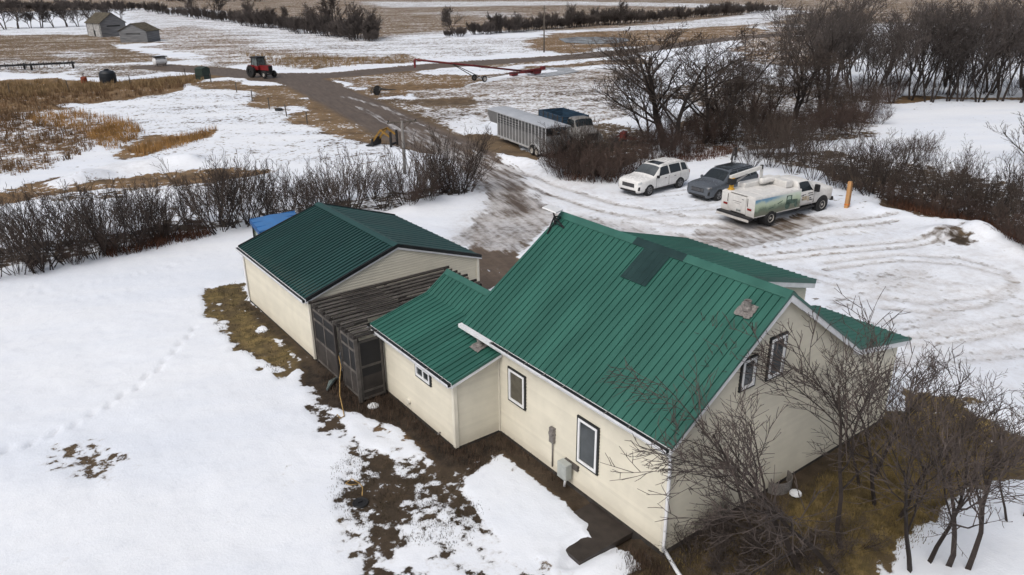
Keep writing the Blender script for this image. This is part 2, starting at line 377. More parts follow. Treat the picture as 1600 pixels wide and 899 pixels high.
# --- relief
sn = np.clip(mk['snow'], 0, 1)
near = np.clip(1-np.hypot(VX-5, VY-10)/60, 0, 1)
und = (vnoise(VX*.16, VY*.16, 1)-.5)*.12+(vnoise(VX*.45+9, VY*.45, 2)-.5)*.09+(vnoise(VX*1.3, VY*1.3, 3)-.5)*.05+(vnoise(VX*3.1, VY*3.1, 6)-.5)*.028
far = (vnoise(VX*.02, VY*.02, 4)-.5)*.2*np.clip((np.hypot(VX, VY)-60)/120, 0, 1)
Z = -.06+.07*np.clip((sn-.45)*2.2, 0, 1)+und*.75+far+DZ-.02*mk['road']
def bank(px, w_, h_):
    P = np.array([at(a, b)[:2] for a, b in px]); d = np.full(NV, 1e9)
    for k in range(len(P)-1):
        a = P[k]; e = P[k+1]-a; t = np.clip(((VX-a[0])*e[0]+(VY-a[1])*e[1])/max(e@e,1e-9), 0, 1)
        d = np.minimum(d, np.hypot(VX-a[0]-t*e[0], VY-a[1]-t*e[1]))
    return h_*np.exp(-(d/w_)**2)*(.55+.9*vnoise(VX*.9, VY*.9, 8))
_p = np.array([at(a, b)[:2] for a, b in [(878,882),(884,850),(905,834),(932,828),(915,810),(903,796),(908,776),(935,780),(990,815),(975,830),(905,880)]])
ii, sd_ = _poly_sd(_p, .3); wg = np.clip(.5+sd_/.2, 0, 1); Z[ii] -= .16*wg; Z[ii] += .05*np.clip(1-np.abs(sd_+.18)/.2, 0, 1)
Z += bank([(640,232),(700,300),(640,330)], 1.2, .22)+bank([(750,236),(840,262),(860,272)], .9, .3)
Z += bank([(120,284),(190,262),(290,252)], 1.3, .55)+bank([(1350,322),(1480,352),(1590,395)], 1.0, .25)
Z += bank([(1470,368),(1500,362),(1530,372)], .9, .42)
mound = np.hypot(VX-at(1492,378)[0], VY-at(1492,378)[1])
nz = vnoise(VX*2.2, VY*2.2, 17)
mw = np.clip(1.45-mound, 0, 1); mk['snow'] = np.where((mw > 0)&(nz > .38), mk['snow']*(1-mw)+.1*mw, mk['snow']); mk['soil'] = np.maximum(mk['soil'], mw*.9)
nx_, ny_ = len(GX), len(GY)
me = bpy.data.meshes.new('ground')
me.vertices.add(NV); me.vertices.foreach_set('co', np.stack([VX, VY, Z], 1).ravel())
idx = np.arange(NV).reshape(ny_, nx_)
q = np.stack([idx[:-1,:-1], idx[:-1,1:], idx[1:,1:], idx[1:,:-1]], -1).reshape(-1, 4)
me.loops.add(q.size); me.loops.foreach_set('vertex_index', q.ravel().astype(np.int32))
me.polygons.add(len(q)); me.polygons.foreach_set('loop_start', np.arange(0, q.size, 4, dtype=np.int32))
me.polygons.foreach_set('use_smooth', np.ones(len(q), bool)); me.update(calc_edges=True)
for nm, ks in (('cover_a', ('snow','soil','road')), ('cover_b', ('gold','dirty','lawn'))):
    ca = me.attributes.new(nm, 'FLOAT_COLOR', 'POINT')
    ca.data.foreach_set('color', np.stack([mk[k] for k in ks]+[np.ones(NV)], 1).ravel().astype(np.float32))
def ground_material():
    m = bpy.data.materials.new('winter_ground'); m.use_nodes = True; nt = m.node_tree; p = nt.nodes['Principled BSDF']
    L = nt.links.new; co = nd(nt, 'TexCoord').outputs['Object']
    def attr(n):
        a = nd(nt, 'Attribute', attribute_name=n); s = nd(nt, 'SeparateColor'); L(a.outputs['Color'], s.inputs[0]); return s.outputs
    snow, soil, road = attr('cover_a')[:3]; gold, dirty, lawn = attr('cover_b')[:3]
    mp = nd(nt, 'Mapping', vector_type='TEXTURE'); mp.inputs['Rotation'].default_value = (0, 0, R(76)); mp.inputs['Scale'].default_value = (7, 1, 1)
    L(co, mp.inputs[0]); streak = noise(nt, mp.outputs[0], 2.2, 6, .65)
    mq = nd(nt, 'Mapping', vector_type='TEXTURE'); mq.inputs['Rotation'].default_value = (0, 0, R(-30)); mq.inputs['Scale'].default_value = (3.2, 1, 1)
    L(co, mq.inputs[0])
    n0 = noise(nt, mq.outputs[0], .22, 5, .6); n1 = noise(nt, co, .9, 5, .6, .4); n2 = noise(nt, co, 3.0, 5, .55); n3 = noise(nt, co, 15, 4, .65)
    A = lambda op, a, b, c=None, cl=False: math_(nt, op, a, b, c, cl)
    # dead grass, golden reeds, mown lawn, wet soil, gravel and mud
    g = mixc(nt, ramp(nt, n1, .35, .65), (.10,.07,.043), (.25,.185,.115))
    g = mixc(nt, ramp(nt, n3, .38, .62), g, (.07,.048,.03)); g = mixc(nt, ramp(nt, n0, .42, .62), g, (.19,.135,.08))
    gd = mixc(nt, ramp(nt, n2, .3, .7), (.30,.17,.07), (.17,.105,.05)); g = mixc(nt, A('MULTIPLY', gold, ramp(nt, n1, .25, .6)), g, gd)
    lw = mixc(nt, ramp(nt, n2, .36, .62), (.11,.085,.034), (.24,.175,.068)); lw = mixc(nt, ramp(nt, n1, .4, .68), lw, (.09,.066,.036))
    lw = mixc(nt, A('MULTIPLY', ramp(nt, n3, .45, .7), .4), lw, (.04,.028,.016)); g = mixc(nt, lawn, g, lw)
    so = mixc(nt, ramp(nt, n2, .35, .66), (.017,.013,.010), (.044,.032,.023)); so = mixc(nt, A('MULTIPLY', ramp(nt, n3, .5, .68), .5), so, (.080,.058,.038))
    g = mixc(nt, A('MULTIPLY', soil, ramp(nt, n1, .12, .45)), g, so)
    rd = mixc(nt, ramp(nt, streak, .2, .8), (.078,.057,.044), (.145,.112,.088)); rd = mixc(nt, A('MULTIPLY', ramp(nt, n2, .4, .75), .5), rd, (.05,.037,.03))
    g = mixc(nt, road, g, rd)
    # snow cover: painted amount broken up by noise of several sizes
    nn = A('MULTIPLY', n0, .24); nn = A('MULTIPLY_ADD', n1, .30, nn); nn = A('MULTIPLY_ADD', n2, .39, nn); nn = A('MULTIPLY_ADD', n3, .07, nn)
    ns = A('MULTIPLY', streak, .75); ns = A('MULTIPLY_ADD', n2, .15, ns); ns = A('MULTIPLY_ADD', n3, .10, ns)
    mx = nt.nodes.new('ShaderNodeMix'); L(A('MINIMUM', A('MULTIPLY', road, 1.2), 1.0), mx.inputs[0]); L(nn, mx.inputs[2]); L(ns, mx.inputs[3])
    cov = A('MULTIPLY_ADD', A('SUBTRACT', mx.outputs[0], .5), 4.4, snow)
    sw = A('MULTIPLY_ADD', dirty, .50, .07); mr = nt.nodes.new('ShaderNodeMapRange'); mr.interpolation_type = 'SMOOTHSTEP'; L(cov, mr.inputs[0]); L(A('SUBTRACT', .53, sw), mr.inputs[1]); L(A('ADD', .53, sw), mr.inputs[2]); mask = mr.outputs[0]
    sc = mixc(nt, ramp(nt, n0, .3, .7), (.72,.765,.84), (.80,.828,.872)); sc = mixc(nt, A('MULTIPLY', ramp(nt, n2, .5, .72), .16), sc, (.56,.60,.67))
    sk2 = nt.nodes.new('ShaderNodeMix'); L(road, sk2.inputs[0]); L(A('MULTIPLY_ADD', n1, .6, A('MULTIPLY', n2, .4)), sk2.inputs[2]); L(streak, sk2.inputs[3]); dn = A('MULTIPLY', dirty, ramp(nt, sk2.outputs[0], .36, .72)); dn = A('MULTIPLY_ADD', A('MULTIPLY', dirty, ramp(nt, n3, .45, .7)), .25, A('MULTIPLY', dn, .8))
    sc = mixc(nt, dn, sc, (.36,.315,.28))
    thin = ramp(nt, cov, .56, .80); sc = mixc(nt, A('MULTIPLY', A('SUBTRACT', 1.0, thin), .28), sc, (.42,.40,.38))
    L(mixc(nt, mask, g, sc), p.inputs['Base Color'])
    rr = mixc(nt, A('MAXIMUM', road, A('MULTIPLY', soil, .6)), (.9,.9,.9), (.55,.55,.55)); rr = mixc(nt, mask, rr, (.62,.62,.62)); L(rr, p.inputs['Roughness'])
    p.inputs['Specular IOR Level'].default_value = .25
    h = A('MULTIPLY_ADD', mask, .9, A('MULTIPLY', n3, .35)); h = A('MULTIPLY_ADD', n2, .5, h)
    b = nd(nt, 'Bump', Strength=.55, Distance=.06); L(h, b.inputs['Height']); L(b.outputs[0], p.inputs['Normal'])
    return m
ground = link_mesh('ground', me, ground_material()); tag(ground, kind='structure')
def zat(x, y):
    i = min(max(np.searchsorted(GX, x)-1, 0), nx_-2); j = min(max(np.searchsorted(GY, y)-1, 0), ny_-2)
    Zg = Z.reshape(ny_, nx_)
    u = (x-GX[i])/(GX[i+1]-GX[i]); v = (y-GY[j])/(GY[j+1]-GY[j])
    return float((Zg[j,i]*(1-u)+Zg[j,i+1]*u)*(1-v)+(Zg[j+1,i]*(1-u)+Zg[j+1,i+1]*u)*v)
def gat(px, py):
    p = at(px, py); return (float(p[0]), float(p[1]), zat(p[0], p[1]))
# water: pond beyond the road, ice film beside the auger
M_ice = mat('wet_ice', (.24,.25,.27), .18, var=.25, scale=.3, bump=.15, bscale=2)
def sheet(name, px, dz, m):
    bm = bmesh.new(); base = [at(*p) for p in px]
    vs = [bm.verts.new((p[0], p[1], max(zat(p[0], p[1]) for p in base)+dz)) for p in base]; bm.faces.new(vs); bmesh.ops.recalc_face_normals(bm, faces=bm.faces)
    me = bpy.data.meshes.new(name); bm.to_mesh(me); bm.free(); return tag(link_mesh(name, me, m), kind='structure')
sheet('pond', [(872,61),(900,58),(940,58),(978,60),(984,64),(960,68),(920,69),(884,67)], .03, M_ice)
sheet('meltwater', [(815,112),(850,106),(890,106),(905,112),(870,118),(850,120),(825,118)], .02, mat('grey_melt_ice', (.34,.35,.37), .25, var=.2, scale=.5))
# ================================================================ buildings
M_cream = mat('cream_vinyl_siding', (.63,.595,.495), .55, var=.05, scale=1.5, rnd=.035, bump=.05, bscale=60, dirt=(.36,.31,.24), dirt_z=.5, dirt_amt=.3)
M_gapshade = mat('gap_shade_sheathing', (.16,.145,.115), .85, var=.15)  # sheathing coloured dark to paint the shadow in the siding lap gaps
M_trim = mat('cream_trim', (.68,.645,.55), .5, var=.06, scale=2)
M_white = mat('white_metal_trim', (.70,.71,.73), .4, var=.08, scale=3)
M_black = mat('black_trim', (.010,.012,.013), .5, var=.2)
M_green = mat('green_roof_metal', (.023,.104,.079), .44, var=.17, scale=1.0, stretch=(.25,1,.25), rnd=.07, spec=.45)
M_green2 = mat('green_roof_trim', (.030,.112,.088), .40, var=.10, scale=2)
M_dkgreen = mat('dark_green_roof_metal', (.015,.054,.051), .46, var=.14, scale=1.2, stretch=(.25,1,.25), rnd=.06, spec=.4)
M_patch = mat('dark_patch_metal', (.009,.032,.031), .45, var=.15, scale=2)
M_glass = mat('window_glass', (.035,.042,.046), .07, var=.3, scale=1.5, spec=.6)
M_glassb = mat('window_glass_curtained', (.075,.068,.052), .07, var=.3, scale=2.5, spec=.6)
M_vinyl = mat('white_window_vinyl', (.74,.75,.76), .35, var=.05)
M_found = mat('dark_foundation', (.045,.04,.036), .85, var=.3, bump=.3)
M_lead = mat('dull_flashing', (.20,.185,.175), .6, metal=.2, var=.3, scale=25)
M_wood = mat('weathered_dark_wood', (.036,.031,.028), .85, var=.35, scale=3, stretch=(1,1,1), bump=.3, bscale=20, rnd=.25)
M_woodg = mat('weathered_grey_wood', (.080,.072,.065), .85, var=.35, scale=3, bump=.3, bscale=20, rnd=.3)
M_screen = mat('dark_screen_mesh', (.010,.010,.011), .7, var=.4)
PITCH = 0.2286

def siding(wall, p0, along, length, z0, top, out, e=.1016):
    """lapped boards, one object each, on the wall from p0; top(s) is the wall height along s (convex)"""
    a = Vector(along).normalized(); n = Vector(out).normalized(); S = np.linspace(0, length, 241); T = np.array([top(s) for s in S])
    def span(z):
        k = np.nonzero(T >= z-1e-6)[0]
        return (S[k[0]], S[k[-1]]) if len(k) > 1 else None
    z = z0
    while z < T.max()-.03:
        zt = min(z+e-.016, T.max()-.004); lo = span(z); hi = span(zt) or None
        if lo is None or lo[1]-lo[0] < .04: break
        if hi is None: m_ = (lo[0]+lo[1])/2; hi = (m_-.01, m_+.01)
        P = lambda s, zz, d: Vector(p0)+a*s+n*d+Vector((0,0,zz))
        mb = MB(); mb.add([P(lo[0],z,.001),P(lo[1],z,.001),P(lo[1],z,.036),P(lo[0],z,.036),P(hi[0],zt,.001),P(hi[1],zt,.001),P(hi[1],zt,.012),P(hi[0],zt,.012)],
            [(3,2,1,0),(4,5,6,7),(0,1,5,4),(1,2,6,5),(2,3,7,6),(3,0,4,7)])
        mb.build('siding_board', M_cream, wall, world=True); z += e
def rib_profile(u0, u1, pitch, h, wb, wt, first, gd=0, gw=0):
    pts = [(u0, 0.0)]; u = first
    while u < u1-1e-6:
        if u-wb/2 > u0 and u+wb/2 < u1: pts += [(u-wb/2,0),(u-wt/2,h),(u+wt/2,h)]+([(u+wt/2+.003,-gd),(u+wt/2+.003+gw,-gd),(u+wt/2+.008+gw,0)] if gd else [(u+wb/2,0)])
        u += pitch
    return pts+[(u1, 0.0)]
def roof_slope(roof, e0, e1, up, m, pw=.9144, pitch=PITCH, h=.024, wb=.050, wt=.020, name='roof_panel', lift=0.0, bends=None, gd=.018, gw=.007):
    """ribbed sheets from eave line e0-e1, running along up (one sheet is one object); bends: list of up vectors in turn"""
    e0 = Vector(e0); e1 = Vector(e1); L = (e1-e0).length; a = (e1-e0)/L
    ups = [Vector(u) for u in (bends or [up])]
    nr = a.cross(ups[0]).normalized(); nr = nr if nr.z > 0 else -nr
    u = 0.0
    while u < L-.02:
        u1 = min(u+pw, L); prof = rib_profile(u, u1, pitch, h, wb, wt, u+pitch/2, gd, gw); n = len(prof)
        mb = MB(); rows = [Vector((0,0,0))]
        for q_ in ups: rows.append(rows[-1]+q_)
        vs = []
        for r in rows: vs += [e0+a*s+nr*(hh+lift)+r for s, hh in prof]
        for r in rows: vs += [e0+a*s+nr*(lift-.012-gd)+r for s, hh in (prof[0], prof[-1])]
        fs = []
        for k in range(len(ups)): fs += [(k*n+i, k*n+i+1, (k+1)*n+i+1, (k+1)*n+i) for i in range(n-1)]
        b = n*len(rows)
        for k in range(len(ups)): fs += [(b+2*k, b+2*k+1, b+2*k+3, b+2*k+2)]
        fs += [tuple(range(n))+(b+1, b)]
        mb.add(vs, fs); mb.build(name, m, roof, world=True); u = u1
def strip(pts, d, m, name, parent, th=.012):
    """folded flashing: polyline pts swept by d, with thickness"""
    mb = MB(); n = len(pts); P = [Vector(p) for p in pts]; d = Vector(d); q_ = [p-Vector((0,0,th)) for p in P]
    mb.prism([tuple(p) for p in P]+[tuple(p) for p in q_[::-1]], d); return mb.build(name, m, parent, world=True)
def window(parent, c, along, out, w_, h_, glass, mull=0, sash=True, trim=.055, name='window', top_cut=0.0):
    """dark outer trim > white frame, pane"""
    a = Vector(along).normalized(); n = Vector(out).normalized(); c = Vector(c); z = Vector((0,0,1))
    def ring(w0, h0, t, d0, d1):
        mb = MB()
        def rect(x0,x1,y0,y1):
            q_ = [c+a*x+z*y+n*d0 for x, y in ((x0,y0),(x1,y0),(x1,y1),(x0,y1))]; mb.prism([tuple(v) for v in q_], n*(d1-d0))
        rect(-w0/2,w0/2,-h0/2,-h0/2+t); rect(-w0/2,w0/2,h0/2-t,h0/2); rect(-w0/2,-w0/2+t,-h0/2+t,h0/2-t); rect(w0/2-t,w0/2,-h0/2+t,h0/2-t)
        return mb
    win = ring(w_, h_, trim, .004, .055).build(name, M_black, parent, world=True)
    w1, h1 = w_-2*trim, h_-2*trim
    fr = ring(w1, h1, .065, .004, .070)
    for k in range(mull):
        x = -w1/2+w1*(k+1)/(mull+1); q_ = [c+a*xx+z*yy+n*.004 for xx, yy in ((x-.03,-h1/2+.065),(x+.03,-h1/2+.065),(x+.03,h1/2-.065),(x-.03,h1/2-.065))]
        fr.prism([tuple(v) for v in q_], n*.05)
    fr.build('window_frame', M_vinyl, win, world=True)
    xs = np.linspace(-w1/2+.065, w1/2-.065, mull+2)
    for k in range(mull+1):
        mb = MB(); q_ = [c+a*x+z*y+n*.030 for x, y in ((xs[k]+(.03 if k else 0),-h1/2+.065),(xs[k+1]-(.03 if k < mull else 0),-h1/2+.065),(xs[k+1]-(.03 if k < mull else 0),h1/2-.065),(xs[k]+(.03 if k else 0),h1/2-.065))]
        mb.prism([tuple(v) for v in q_], n*.006); mb.build('pane', glass, win, world=True)
    return win
def gutter(parent, y0, y1, x, z, sgn=-1, w_=.145, back=True):
    """open trough along Y at x (inner edge), top at z"""
    X = lambda d: x+sgn*d
    mb = MB(); sec = [(0,0),(0,-.10),(.02,-.115),(w_-.02,-.115),(w_,-.02),(w_,0),(w_-.012,0),(w_-.025,-.098),(.015,-.098),(.012,0)]
    mb.prism([(X(d), y0, z+h) for d, h in sec], (0, y1-y0, 0)); g = mb.build('gutter', M_white, parent, world=True)
    m2 = MB(); m2.box(min(X(.0135),X(w_-.0135)), max(X(.0135),X(w_-.0135)), y0+.01, y1-.01, z-.09, z-.008); m2.build('gutter_shade_debris', M_black, g, world=True)  # black fill paints the shadow inside the open trough, with leaf dirt
    m3 = MB(); k = y0+.4
    while k < y1: m3.box(min(X(.0),X(w_)), max(X(.0),X(w_)), k, k+.02, z-.012, z+.004); k += .8
    m3.build('hanger', M_lead, g, world=True); return g
def pipe(parent, pts, r, m, name='downspout', n=8):
    return MB().tube(pts, r, n).build(name, m, parent, smooth=True, world=True)
def roof_vent(parent, c, sl, name='roof_vent'):
    """pipe vent with a crinkled flashing, on a slope rising towards +X"""
    up = Vector((1,0,sl)).normalized(); yv = Vector((0,1,0)); n = up.cross(yv); n = n if n.z > 0 else -n; c = Vector(c)
    random.seed(int(c.x*100)); mb = MB(); N_ = 8; vs = []; fs = []
    for i in range(N_):
        for j in range(N_):
            u, v = (i/(N_-1)-.5)*.42, (j/(N_-1)-.5)*.46; vs.append(c+up*(u+random.uniform(-.015,.015))+yv*(v+random.uniform(-.02,.02))+n*(.032+random.uniform(0,.022)))
    for i in range(N_-1):
        for j in range(N_-1): fs.append((i*N_+j,i*N_+j+1,(i+1)*N_+j+1,(i+1)*N_+j))
    mb.add(vs, fs); fl = mb.build('vent_flashing', M_lead, parent, world=True)
    MB().lathe([(.12,0),(.11,.07),(.085,.10),(.085,.22),(.095,.225),(.095,.245),(.07,.245),(.07,.10)], tuple(c+up*.03+n*.02), n=16).build(name+'_collar', M_lead, fl, smooth=False, world=True)
    MB().lathe([(.069,0),(.069,.10)], tuple(c+up*.03+n*.03+Vector((0,0,.09))), n=16).build(name+'_bore', M_black, fl, world=True)

# ---------------------------------------------------------------- main house
W1, XR, HR, HE, LY = 7.41, 3.694, 5.942, 3.345, 8.07; SL = (HR-HE)/XR
XE, HPE = 10.22, 2.80; SP = (3.336-HPE)/(10.33-7.413)
house = empty('farmhouse', (0,0,0), 0, 'cream farmhouse with steep green metal roof, nearest building in the middle', 'house')
# walls
mb = MB(); mb.prism([(0,0,-.1),(W1,0,-.1),(W1,0,HE-.03),(XR,0,HR-.10),(0,0,HE-.03)], (0,LY,0)); wall = mb.build('wall', M_gapshade, house, world=True)
siding(wall, (0,LY,0), (1,0,0), W1, .06, lambda s: min(HE+SL*s, HE+SL*(2*XR-s))-.10, (0,1,0))
siding(wall, (0,0,0), (0,1,0), LY, .06, lambda s: HE-.03, (-1,0,0))
siding(wall, (0,0,0), (1,0,0), W1, .06, lambda s: min(HE+SL*s, HE+SL*(2*XR-s))-.10, (0,-1,0))
mb = MB(); mb.prism([(W1+.002,.0,-.1),(9.98,.0,-.1),(9.98,.0,2.80),(W1+.002,.0,3.26)], (0,3.0,0)); pw_ = mb.build('porch_wall', M_gapshade, house, world=True)
siding(pw_, (W1,0,0), (1,0,0), 2.57, .06, lambda s: 3.24-SP*s, (0,-1,0))
siding(pw_, (9.98,0,0), (0,1,0), 3.0, .06, lambda s: 2.78, (1,0,0))
mb = MB(); mb.prism([(4.9,3.1,3.0),(9.72,3.1,-.1),(9.72,3.1,3.78),(4.9,3.1,5.08)], (0,LY-3.1-.002,0)); ww = mb.build('rear_wing_wall', M_cream, house, world=True)
siding(ww, (6.2,3.1,0), (1,0,0), 3.52, 2.7, lambda s: 4.62-.272*s, (0,-1,0))
MB().box(-.03,.012,-.03,LY,-.3,.05).box(.012,9.9,-.03,.012,-.3,.05).build('foundation', M_found, house, world=True)
mb = MB(); mb.box(-.062,.03,-.062,-.038,.05,HE-.08); mb.box(-.062,-.038,-.038,.05,.05,HE-.08); mb.build('corner_trim', M_trim, house, world=True)
MB().box(-.058,-.038,6.66,6.74,.05,2.7).build('corner_trim', M_trim, house, world=True)
# roof
roofo = MB(); roofo.prism([(-.20,-.16,HE-.20*SL-.09),(XR,-.16,HR-.09),(2*XR+.02,-.16,HE-.09),(2*XR+.02,-.16,HE-.16),(XR,-.16,HR-.17),(-.20,-.16,HE-.20*SL-.17)], (0,LY+.34,0))
roof = roofo.build('roof', M_white, house, world=True)
y0, y1 = -.214, LY+.258
roof_slope(roof, (-.253,y1,HE-.253*SL), (-.253,y0,HE-.253*SL), (XR+.253,0,HR-HE+.253*SL), M_green)
roof_slope(roof, (2*XR+.02,y0,HE-.02*SL), (2*XR+.02,y1,HE-.02*SL), (-XR-.02,0,HR-HE+.02*SL), M_green)
for ya, yb, m_ in ((y0-.01,3.05,M_green2),(3.052,4.95,M_patch),(4.952,y1+.01,M_green2)):
    strip([(XR-.19,ya,HR-.19*SL+.034),(XR-.17,ya,HR-.17*SL+.045),(XR-.03,ya,HR+.035),(XR,ya,HR+.055),(XR+.03,ya,HR+.035),(XR+.17,ya,HR-.17*SL+.045),(XR+.19,ya,HR-.19*SL+.034)], (0,yb-ya,0), m_, 'ridge_cap', roof)
up_ = Vector((1,0,SL)); roof_slope(roof, Vector((2.60,4.46,HE+2.60*SL)), Vector((2.60,3.50,HE+2.60*SL)), up_*.93, M_patch, name='patch_panel', lift=.030, pw=.96, gd=0, h=.018)
# rake boards and trim on the near gable
for x0_, x1_, z0_, z1_ in ((-.25,XR,HE-.25*SL,HR),(2*XR+.02,XR,HE-.02*SL,HR)):
    mb = MB(); mb.prism([(x0_,-.205,z0_-.20),(x1_,-.205,z1_-.24 if x1_==XR else 0),(x1_,-.205,z1_-.035),(x0_,-.205,z0_-.035)], (0,.03,0)); mb.build('rake_board', M_white, roof, world=True)
    mb = MB(); mb.prism([(x0_,-.225,z0_-.05),(x1_,-.225,z1_-.05),(x1_,-.225,z1_+.03),(x0_,-.225,z0_+.03)], (0,.07,0)); mb.build('rake_flashing', M_green2, roof, world=True)
    mb = MB(); mb.prism([(x0_,LY+.20,z0_-.20),(x1_,LY+.20,z1_-.2),(x1_,LY+.20,z1_-.02),(x0_,LY+.20,z0_-.02)], (0,.03,0)); mb.build('rake_board', M_white, roof, world=True)
MB().box(-.252,-.225,y0,y1,HE-.253*SL-.17,HE-.253*SL-.014).build('fascia', M_white, roof, world=True)
gutter(house, y0+.02, 6.68, -.254, HE-.253*SL-.01)
MB().box(-.385,-.254,6.682,y1,HE-.253*SL-.115,HE-.253*SL-.002).build('gutter', M_white, house, world=True)
# porch roof
strip_e = (XE+.11, HPE-.04)
roof_slope(roof, (strip_e[0],y0,strip_e[1]), (strip_e[0],3.02,strip_e[1]), (2*XR+.021-strip_e[0],0,HE-.02*SL-strip_e[1]+.005), M_green)
mb = MB(); mb.prism([(2*XR+.03,-.205,HE-.24),(strip_e[0],-.205,strip_e[1]-.20),(strip_e[0],-.205,strip_e[1]-.02),(2*XR+.03,-.205,HE-.05)], (0,.03,0)); mb.build('rake_board', M_white, roof, world=True)
mb = MB(); mb.prism([(2*XR+.03,-.225,HE-.06),(strip_e[0],-.225,strip_e[1]-.05),(strip_e[0],-.225,strip_e[1]+.03),(2*XR+.03,-.225,HE+.02)], (0,.07,0)); mb.build('rake_flashing', M_green2, roof, world=True)
MB().box(strip_e[0]-.03,strip_e[0],y0,3.0,strip_e[1]-.2,strip_e[1]-.015).build('fascia', M_white, roof, world=True)
mb = MB(); mb.prism([(2*XR,-.17,HE-.10),(strip_e[0]-.03,-.17,strip_e[1]-.07),(strip_e[0]-.03,-.17,strip_e[1]-.19),(2*XR,-.17,HE-.24)], (0,3.1,0)); mb.build('soffit', M_white, roof, world=True)
# rear wing roof (shed)
wx, wz, wy0, wy1 = 9.92, 3.80, 2.90, 8.33
roof_slope(roof, (wx,wy0,wz), (wx,wy1,wz), (4.70-wx,0,(wx-4.70)*.272), M_green, lift=.004)
mb = MB(); mb.prism([(4.75,wy0+.03,5.185-.07),(wx-.01,wy0+.03,wz-.07),(wx-.01,wy0+.03,wz-.30),(4.75,wy0+.03,5.185-.3)], (0,wy1-wy0-.06,0)); mb.build('soffit', M_white, roof, world=True)
mb = MB(); mb.prism([(4.75,wy0-.01,5.185+.03),(wx+.01,wy0-.01,wz+.03),(wx+.01,wy0-.01,wz-.13),(4.75,wy0-.01,5.185-.13)], (0,.035,0)); mb.build('rake_flashing', M_green2, roof, world=True)
mb = MB(); mb.prism([(4.75,wy0+.002,5.185-.132),(wx+.005,wy0+.002,wz-.132),(wx+.005,wy0+.002,wz-.29),(4.75,wy0+.002,5.185-.29)], (0,.026,0)); mb.build('rake_board', M_white, roof, world=True)
# windows
window(house, (-.02,2.72,1.63), (0,-1,0), (-1,0,0), .84, 1.43, M_glass)
window(house, (-.02,5.79,1.94), (0,-1,0), (-1,0,0), .84, 1.12, M_glassb)
window(house, (3.62,-.02,4.20), (1,0,0), (0,-1,0), .70, 1.19, M_glass)
window(house, (2.53,-.02,4.10), (1,0,0), (0,-1,0), .60, .88, M_glass)
# vents, spouts, meter and boxes
roof_vent(roof, (2.95,.49,HE+2.95*SL), SL)
pipe(house, [(-.30,-.03,3.02),(-.12,-.08,2.85),(-.075,-.085,2.6),(-.075,-.085,.35),(-.10,-.10,.16)], .042, M_white)
sp = pipe(house, [(-.06,-.10,.17),(-.30,-.75,.09),(-.56,-1.55,.05)], .05, M_white, name='spout_extension')
pipe(house, [(-.06,4.14,.18),(-.06,4.14,1.0)], .022, M_lead, name='conduit')
MB().lathe([(.05,0),(.105,.01),(.105,.05),(.085,.07),(.085,.12),(.04,.145)], (0,0,0), n=16).build('electric_meter', M_lead, house)
mt = [o for o in house.children if o.name.startswith('electric_meter')][0]; mt.rotation_euler = (0, R(-90), 0); mt.location = (-.03,4.14,1.28)
MB().box(-.12,-.022,4.05,4.23,.98,1.45).build('meter_box', M_lead, house, world=True)
bxm = mat('grey_green_utility_box', (.36,.38,.36), .5, var=.12)
ub = MB().cbox(-.33,-.10,3.25,3.62,.30,.78,.02).build('utility_box', bxm, house, world=True)
MB().box(-.10,-.021,3.05,3.58,.62,.78).build('mounting_board', M_woodg, house, world=True)
pipe(house, [(-.2,3.4,.30),(-.22,3.42,.0)], .035, M_white, name='conduit')

# ---------------------------------------------------------------- annex (single-storey wing towards the garage)
XA, Y0, Y1, HA = -1.594, 6.749, 11.208, 2.417
annex = house
mb = MB(); mb.prism([(XA,Y0,-.1),(-.002,Y0,-.1),(-.002,Y0,2.80),(XA,Y0,HA-.04)], (0,LY-Y0+.0,0)); aw = mb.build('annex_wall', M_gapshade, annex, world=True)
mb = MB(); mb.prism([(XA,LY+.001,-.1),(3.2,LY+.001,-.1),(3.2,LY+.001,2.1),(1.273,LY+.001,3.46),(.407,LY+.001,2.87),(XA,LY+.001,HA-.04)], (0,Y1-LY-.001,0)); aw2 = mb.build('annex_wall', M_gapshade, annex, world=True)
siding(aw2, (XA,Y1,0), (1,0,0), 4.79, .06, lambda s: (HA-.06+.21*s) if s < 2.0 else ((2.84+.68*(s-2.0)) if s < 2.867 else 3.43-.705*(s-2.867)), (0,1,0))
siding(aw, (XA,Y0,0), (0,1,0), Y1-Y0, .06, lambda s: HA-.05, (-1,0,0))
siding(aw, (XA,Y0,0), (1,0,0), -XA-.03, .06, lambda s: 2.34+.264*s, (0,-1,0))
MB().box(XA-.062,XA-.038,Y0-.062,Y0+.06,.05,HA-.08).box(XA-.038,XA+.06,Y0-.062,Y0-.038,.05,HA-.08).build('corner_trim', M_trim, annex, world=True)
MB().box(XA-.062,XA-.038,Y1-.07,Y1+.02,.05,HA-.08).build('corner_trim', M_trim, annex, world=True)
MB().box(XA-.03,XA+.01,Y0-.03,Y1+.03,-.3,.05).box(XA+.01,-.05,Y0-.03,Y0,-.3,.05).build('foundation', M_found, annex, world=True)
ya_, yb_ = Y0-.223, Y1+.349
ar = MB(); ar.prism([(-1.79,ya_+.03,2.36-.11),(-.27,ya_+.03,2.65),(-.27,ya_+.03,2.62),(-1.79,ya_+.03,2.16)], (0,LY-ya_-.03,0)).prism([(-1.79,LY+.001,2.25),(.407,LY+.001,2.85),(1.273,LY+.001,3.46),(1.273,LY+.001,3.38),(.407,LY+.001,2.75),(-1.79,LY+.001,2.16)], (0,yb_-LY-.03,0))
aroof = ar.build('annex_roof', M_white, annex, world=True)
roof_slope(aroof, (-1.796,yb_,2.364), (-1.796,LY+.27,2.364), None, M_green, bends=[(2.203,0,.581),(.866,0,.62)])
